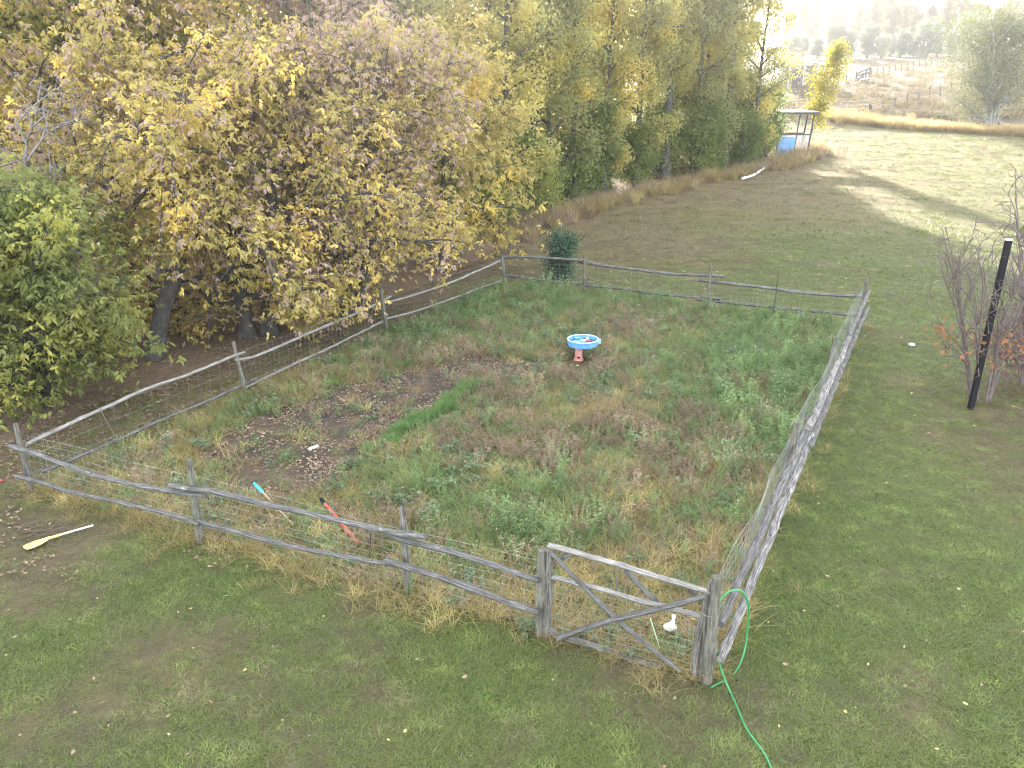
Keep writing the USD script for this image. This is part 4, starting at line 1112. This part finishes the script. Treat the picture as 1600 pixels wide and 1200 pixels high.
def weed(n_stem, h, spread, leaf, n_leaf, seed, width=.4, lean=.5):
    """A leafy weed: stems with small leaves all the way up."""
    r = np.random.default_rng(seed)
    parts, P, Dd = [], [], []
    for k in range(n_stem):
        a = r.uniform(0, 2 * np.pi); L = h * r.uniform(.6, 1.1)
        d = np.array([math.cos(a) * lean * r.uniform(.2, 1), math.sin(a) * lean * r.uniform(.2, 1), 1.0])
        b = np.array([math.cos(a), math.sin(a), 0]) * spread * r.uniform(0, .6)
        s = np.linspace(0, 1, 4)
        line = b + d * L * s[:, None] - np.array([0, 0, .03])
        parts.append(tube(line, [.004, .003, .002, .001], 3, cap=False)[:2])
        u = r.uniform(.1, 1.0, n_leaf)
        P.append(b + d * L * u[:, None]); az = r.uniform(0, 2 * np.pi, n_leaf)
        Dd.append(np.stack([np.cos(az), np.sin(az), r.uniform(-.2, .8, n_leaf)], -1))
    P, Dd = np.vstack(P), np.vstack(Dd)
    parts.append(leaf_cards(P, Dd, leaf * r.uniform(.6, 1.2, len(P)), width, .3, seed, .15))
    return join(parts)


def scatter(name, label, cat, protos, mats, pts, seed, s0=.75, s1=1.3, tilt=.0, lift=0.0, group=None):
    """Uncountable growth: one PointInstancer of a few tufts."""
    r = np.random.default_rng(seed)
    pi = UsdGeom.PointInstancer.Define(stage, numbered(name))
    paths = []
    for k, m in enumerate(protos):
        p = obj("tuft", m, mats[k % len(mats)], pi.GetPrim())
        paths.append(p.GetPath())
    pi.CreatePrototypesRel().SetTargets(paths)
    n = len(pts)
    z_ = height(pts[:, 0], pts[:, 1])
    nr = (pts[:, 1] < 45) & (np.abs(pts[:, 0]) < 30)
    z_ = z_ + np.where(nr, .05 * (fbm2(pts[:, 0], pts[:, 1], 2.2, 5) - .5), 0) + lift
    P = np.stack([pts[:, 0], pts[:, 1], z_], -1)
    pi.CreatePositionsAttr(Vt.Vec3fArray.FromNumpy(P.astype(np.float32)))
    pi.CreateProtoIndicesAttr(Vt.IntArray.FromNumpy(r.integers(0, len(protos), n).astype(np.int32)))
    s = (pts[:, 2] if pts.shape[1] > 2 else 1.0) * r.uniform(s0, s1, n)
    pi.CreateScalesAttr(Vt.Vec3fArray.FromNumpy(np.repeat(s[:, None], 3, 1).astype(np.float32)))
    a = r.uniform(0, 2 * np.pi, n)
    tx, ty = r.normal(0, tilt + 1e-6, n), r.normal(0, tilt + 1e-6, n)
    q_ = np.stack([np.cos(a / 2), tx * .5, ty * .5, np.sin(a / 2)], -1); q_ /= np.linalg.norm(q_, axis=1, keepdims=True)
    pi.CreateOrientationsAttr(Vt.QuathArray([Gf.Quath(float(w_), float(x_), float(y_), float(zz)) for w_, x_, y_, zz in q_]))
    tag(pi, label, cat, group, "stuff")
    return pi


def candidates(x0, x1, y0, y1, step, seed):
    r = np.random.default_rng(seed)
    a, b = np.meshgrid(np.arange(x0, x1, step), np.arange(y0, y1, step))
    p = np.stack([a.ravel(), b.ravel()], -1) + r.uniform(-.6, .6, (a.size, 2)) * step
    # only what this place's viewers could see: a fan in front of the house with a margin
    return p[(np.abs(p[:, 0]) < .72 * p[:, 1] + 4.0)]


fx, fy = lambda p: p[:, 0], lambda p: p[:, 1]
near_c = candidates(-14, 17, 5.0, 17, .125, 1)
mid_c = candidates(-20, 30, 17, 36, .21, 2)
far_c = candidates(-12, 52, 36, 80, .5, 3)
near_c = np.c_[near_c, np.full(len(near_c), .95)]
mid_c = np.c_[mid_c, np.full(len(mid_c), 1.25)]
far_c = np.c_[far_c, np.full(len(far_c), 2.2)]
lawn_c = np.vstack([near_c, mid_c, far_c])
lawn_c = lawn_c[~((lawn_c[:, 0] > 20) & (lawn_c[:, 1] > 77.5 - .52 * (lawn_c[:, 0] - 30.4)))]
lawn_c = lawn_c[~inside(garden, fx(lawn_c), fy(lawn_c)) & ~inside(woods, fx(lawn_c), fy(lawn_c))]
gw = blobs(fx(lawn_c), fy(lawn_c), GREEN_LAWN)
bwt = blobs(fx(lawn_c), fy(lawn_c), BROWN_LAWN)
we = np.exp(-dist(woods, fx(lawn_c), fy(lawn_c)) / 3.0)
score = .31 + 1.5 * (fbm2(fx(lawn_c), fy(lawn_c), .9, 2, 4) - .5) - .75 * gw + .45 * bwt + .6 * we + .35 * np.clip((fy(lawn_c) - 30) / 20, 0, 1)
is_dry = rng.uniform(size=len(lawn_c)) < np.clip(score, .06, .93)
thin = rng.uniform(size=len(lawn_c)) < 1 - .25 * bwt - .45 * we
lp = [blades(70, .16, .03, .085, .0085, .6, 10 + k, 2, .8) for k in range(4)]
ldp = [blades(64, .17, .02, .075, .0085, .9, 20 + k, 2, 1.2) for k in range(4)]
scatter("lawn_grass", "short green mown grass of the lawn", "grass", lp, [G_LAWN], lawn_c[~is_dry & thin], 1)
scatter("dry_lawn_grass", "short dry brownish grass in the lawn's bare patches", "grass", ldp, [G_DRYLAWN], lawn_c[is_dry & thin], 2)

# garden growth
gc = candidates(-9, 11, 7, 28.5, .14, 5)
gc = gc[inside(garden, fx(gc), fy(gc))]
gxx, gyy = fx(gc), fy(gc)
d_front = np.abs((gxx - A[0]) * (E[1] - A[1]) - (gyy - A[1]) * (E[0] - A[0])) / np.linalg.norm((E - A)[:2])
d_right = np.abs((gxx - E[0]) * (Fc[1] - E[1]) - (gyy - E[1]) * (Fc[0] - E[0])) / np.linalg.norm((Fc - E)[:2])
d_left = np.abs((gxx - A[0]) * (G[1] - A[1]) - (gyy - A[1]) * (G[0] - A[0])) / np.linalg.norm((G - A)[:2])
d_back = np.minimum(dist(shapely.LineString([G[:2], K2[:2], K1[:2], Fc[:2]]), gxx, gyy), 99)
soil_g = inside(soil_bed, gxx + (fbm2(gxx, gyy, 1.1, 8) - .5), gyy + 1.2 * (fbm2(gxx, gyy, 1.1, 9) - .5))
row_g = inside(row_strip, gxx, gyy)
n1_, n2_, n3_ = fbm2(gxx, gyy, .7, 61, 3), fbm2(gxx, gyy, .9, 62, 3), fbm2(gxx, gyy, .6, 63, 3)
brown_b = blobs(gxx, gyy, [(790, 690, 1.1), (760, 610, 1.2), (840, 720, .7), (900, 590, .9), (1060, 690, 1.2), (1080, 770, .9), (1000, 830, .7), (1060, 850, .7), (920, 570, .8), (720, 700, .7), (980, 680, .9), (690, 560, 1.2), (1190, 640, .7), (1000, 520, 1.0)])
green_b = blobs(gxx, gyy, [(1190, 560, 2.2), (1260, 560, 1.8), (1150, 470, 2.4), (1230, 500, 2.2), (1210, 650, 1.4), (1160, 640, 1.0), (700, 480, 2.2), (850, 465, 2.2), (1000, 460, 2.0), (640, 530, 1.2), (1210, 700, .9), (1170, 590, .9), (850, 770, .7), (760, 830, .8), (880, 830, .7), (1230, 620, 1.0), (1130, 800, .8), (660, 760, .6)])
tall_b = np.exp(-d_front / .8) + .8 * np.exp(-d_right / .6) * (gyy < 14) + blobs(gxx, gyy, [(930, 640, .8), (1180, 760, .6), (1040, 760, .7), (300, 690, 1.0), (450, 600, .9), (920, 940, .9), (990, 930, .8), (1000, 880, .6), (1060, 530, .8)])
near_table = np.hypot(gxx - ground(904, 575)[0], (gyy - ground(904, 575)[1]) * .6)
keep = np.where(soil_g, rng.uniform(size=len(gc)) < .13, rng.uniform(size=len(gc)) < .8) & ~(dist(row_strip, gxx, gyy) < .1) & (near_table > .45)
w = np.stack([.34 + 1.1 * tall_b + .8 * (n1_ - .5), .26 + .9 * green_b + .9 * np.exp(-d_back / 2.0) + .5 * np.exp(-d_left / .8) + (n2_ - .5), .24 + .55 * green_b + 1.3 * (n3_ - .5), .15 + 1.0 * brown_b + .9 * (.5 - n2_), .07 + .9 * (.5 - n3_)], 1)
w = np.clip(w, .015, None); w /= w.sum(1, keepdims=True)
spec = (w.cumsum(1) > rng.uniform(size=(len(gc), 1))).argmax(1)
tg = [blades(38, .15, .10, .32, .0065, .8, 30 + k, 3, .7) for k in range(4)]
gg = [blades(50, .15, .09, .25, .0075, .7, 40 + k, 3, .65) for k in range(4)]
scatter("dry_tall_grass", "tall dry yellowish grass along the inside of the fence", "grass", tg, [G_TALL], gc[keep & (spec == 0)], 5, .7, 1.25)
scatter("green_tall_grass", "rank green grass towards the garden's back and sides", "grass", gg, [G_GREEN], np.c_[gc, .85 + .55 * green_b][keep & (spec == 1)], 6, .7, 1.3)
scatter("green_weeds", "leafy green weeds over the garden", "weeds", [weed(7, .26 + .07 * k, .12, .045, 20, 50 + k) for k in range(4)], [G_WEED], np.c_[gc, .9 + .7 * green_b][keep & (spec == 2)], 7, .5, 1.15)
scatter("withered_weeds", "brown withered weeds in the middle of the garden", "weeds", [weed(9, .22 + .06 * k, .13, .045, 14, 60 + k, .35, .8) for k in range(4)] + [blades(30, .12, .1, .28, .006, .9, 66, 3, .8)], [G_BROWN], gc[keep & (spec == 3)], 8, .6, 1.3)
scatter("grey_weeds", "grey-green broad-leaved weeds in patches of the garden", "weeds", [weed(6, .16 + .04 * k, .12, .085, 9, 70 + k, .5, .8) for k in range(3)], [G_GREYWEED], gc[keep & (spec == 4)], 9, .6, 1.3)
rs = candidates(-5, 2, 11, 24, .075, 6); rs = rs[inside(row_strip, fx(rs) + .35 * (fbm2(fx(rs), fy(rs), 1.6, 71) - .5), fy(rs) + .9 * (fbm2(fx(rs), fy(rs), 1.6, 72) - .5)) & (rng.uniform(size=len(rs)) < .45 + 1.2 * fbm2(fx(rs), fy(rs), 1.2, 73))]
c0 = np.array([ground(577 + 8 * math.cos(a), 706 + 5 * math.sin(a))[:2] for a in np.linspace(0, 6, 12)])
scatter("fresh_grass_row", "narrow strip of bright green grass beside the bare soil", "grass", [blades(30, .06, .09, .24, .008, .5, 80 + k, 3, .35) for k in range(2)], [G_ROW], np.vstack([rs, c0]), 10)
# white-flowered and tall weeds along the right fence
r = np.random.default_rng(12)
fl = []
for px, py, n_ in ((1195, 670, 9), (1165, 720, 6), (1125, 730, 7), (1150, 575, 4), (1240, 505, 6), (1200, 560, 4), (1290, 545, 4), (1100, 480, 5), (1175, 745, 5), (1130, 712, 4), (1215, 640, 4), (870, 700, 2), (1000, 585, 2)):
    c_ = ground(px, py + 14)
    fl += [c_[:2] + r.normal(0, .25, 2) for _ in range(n_)]
fl = np.array(fl)


def aster(seed):
    r = np.random.default_rng(seed)
    st = weed(6, .55, .10, .05, 12, seed, .3, .35)
    return st


def aster_heads(seed):
    r = np.random.default_rng(seed)
    p = np.stack([r.normal(0, .09, 22), r.normal(0, .09, 22), r.uniform(.45, .62, 22)], -1)
    return leaf_cards(p, np.stack([r.normal(size=22), r.normal(size=22), r.normal(size=22) * .4], -1), r.uniform(.01, .022, 22), .9, .2, seed)


scatter("flower_stems", "tall pale green weeds near the right fence", "weeds", [aster(90 + k) for k in range(2)], [G_WEED], fl, 13, .8, 1.15)
scatter("white_flowers", "small white flower heads on the weeds near the right fence", "flowers", [aster_heads(90 + k) for k in range(2)], [G_FLOWER], fl[::2], 13, .8, 1.15)

# long grass: fence foot, wood's edge, far lawn edge
pts = []
for a_, b_, n_, wd in ((A, D, 150, .25), (E, Fc, 130, .22), (D, E, 36, .15), (A, L2, 110, .25), (G, Fc, 90, .3)):
    u = rng.uniform(0, 1, n_)
    pts.append(a_[:2] + (b_ - a_)[:2] * u[:, None] + rng.normal(0, wd, (n_, 2)))
pts = np.vstack(pts)
scatter("fence_foot_grass", "unmown yellowish grass along the foot of the rail fence", "grass", tg, [G_TALL], pts, 14, .55, 1.05)
e_ = np.array([(-.6, 35.5), (2.2, 40.5), (5.2, 44.5), (12.8, 52.2), (18.4, 56.6), (21.4, 60.5), (23.5, 63)])
u = rng.uniform(0, len(e_) - 1.001, 420); k = u.astype(int)
pts = e_[k] + (e_[k + 1] - e_[k]) * (u - k)[:, None] + rng.normal(0, .55, (420, 2))
scatter("wood_edge_grass", "tall reddish-tan grass along the edge of the wood", "grass", [blades(50, .25, .4, .95, .016, .4, 95 + k, 3, .35) for k in range(2)], [G_TALL, G_BROWN], np.c_[pts, np.full(420, 1.0)], 15)
a0, a1 = ground(1300, 189)[:2], ground(1640, 217)[:2]
u = rng.uniform(0, 1, 1500); pts = a0 + (a1 - a0) * u[:, None] + np.abs(rng.normal(0, 1.0, (1500, 1))) * np.array([.12, 1.6]) + rng.normal(0, .25, (1500, 2))
scatter("field_edge_grass", "tall golden grass along the far edge of the lawn", "grass", [blades(60, .35, .25, .75, .022, .45, 97 + k, 3, .4) for k in range(2)], [G_EDGE], pts, 16)
fc = np.array([(ground(rng.uniform(1225, 1600), rng.uniform(95, 185))[:2]) for _ in range(900)])
scatter("field_stubble", "pale stubble tufts on the far field", "grass", [blades(40, .5, .15, .4, .03, .4, 99 + k, 2, .5) for k in range(2)], [G_FIELD], fc, 17, 1.0, 2.0)

# fallen leaves
def litter(n, radius, seed, size=.055):
    r = np.random.default_rng(seed)
    a, rad = r.uniform(0, 2 * np.pi, n), radius * np.sqrt(r.uniform(0, 1, n))
    p = np.stack([rad * np.cos(a), rad * np.sin(a), r.uniform(.01, .04, n)], -1)
    d = np.stack([np.cos(a * 7), np.sin(a * 7), r.normal(0, .25, n)], -1)
    v, f = leaf_cards(p, d, size * r.uniform(.6, 1.3, n), .7, .2, seed)
    v[:, 2] = .012 + (v[:, 2] - .012) * .45
    return v, f


single = [litter(1, .001, 200 + k, .06) for k in range(5)]
heap = [litter(26, .28, 210 + k, .055) for k in range(4)]
c_ = candidates(-13, 17, 6, 32, .55, 7)
c_ = c_[~inside(woods, fx(c_), fy(c_))]
c_ = c_[rng.uniform(size=len(c_)) < .42 + .5 * np.exp(-dist(woods, fx(c_), fy(c_)) / 6)]
f2 = candidates(-2, 32, 27, 60, .5, 8)
f2 = f2[~inside(woods, fx(f2), fy(f2)) & (rng.uniform(size=len(f2)) < .25 + .75 * np.exp(-dist(woods, fx(f2), fy(f2)) / 8))]
scatter("fallen_leaves", "scattered yellow and tan leaves fallen on the lawn", "leaves", single, [G_FALLEN], np.vstack([np.c_[c_, np.ones(len(c_))], np.c_[f2, np.full(len(f2), 1.5)]]), 18, .5, 1.35, .15, .05)
c_ = candidates(-16, 20, 10, 62, .34, 9)
dw = dist(woods, fx(c_), fy(c_))
c_ = c_[(inside(woods, fx(c_), fy(c_)) & (fy(c_) < 40)) | ((dw < 7) & ~inside(garden, fx(c_), fy(c_)) & (rng.uniform(size=len(c_)) < .85 * np.exp(-dw / np.where(fy(c_) < 32, 2.6, 1.6))))]
sb = candidates(-8, 4, 11, 25, .24, 10)
sb = sb[inside(soil_bed, fx(sb), fy(sb))]; sb = sb[rng.uniform(size=len(sb)) < .3 + 1.5 * (fbm2(fx(sb), fy(sb), .8, 41) - .4)]
def straws(n, radius, seed):
    r = np.random.default_rng(seed)
    a, rad = r.uniform(0, 2 * np.pi, n), radius * np.sqrt(r.uniform(0, 1, n))
    d = np.stack([np.cos(a * 5), np.sin(a * 5), r.normal(0, .12, n)], -1)
    return leaf_cards(np.stack([rad * np.cos(a), rad * np.sin(a), r.uniform(.015, .06, n)], -1), d, r.uniform(.025, .085, n), .09, .2, seed)


st_ = candidates(-14, 17, 5.5, 24, .3, 21)
st_ = st_[~inside(garden, fx(st_), fy(st_)) & ~inside(woods, fx(st_), fy(st_))]
st_ = st_[rng.uniform(size=len(st_)) < .3 + .8 * (fbm2(fx(st_), fy(st_), .8, 91) - .3)]
scatter("straw_thatch", "pale dry straws and thatch lying in the lawn", "straw", [straws(20, .32, 230 + k) for k in range(4)], [G_STRAW], st_, 22, .8, 1.3, .05, .03)
scatter("leaf_litter", "brown dry leaf litter under the trees and on the bare soil", "leaves", heap, [G_LITTER], np.vstack([c_, sb]), 19, .8, 1.4, .0, .03)
rl = np.array([ground(rng.uniform(1525, 1600), rng.uniform(600, 690))[:2] for _ in range(26)])
scatter("red_fallen_leaves", "red leaves fallen under the shrubs at the right edge", "leaves", [litter(10, .22, 220, .05)], [L_RED], rl, 20, .8, 1.2, .0, .05)

# ------------------------------------------------------------------ the air
hb = trimesh.creation.box((1500, 1340, 32.5)); hb.apply_translation((0, 490, 15.0))
LOOKS["haze"] = usdkit.material(stage, "/World/Looks/haze_look", {"v": ("principled_volume", {"color": (.93, .95, 1.0), "density": HAZE_DENSITY, "anisotropy": HAZE_ANISO})}, [], volume="v.volume")
h_ = obj("haze", hb, LOOKS["haze"])
tag(h_, "thin bright autumn haze over the whole place", "haze", kind="stuff")
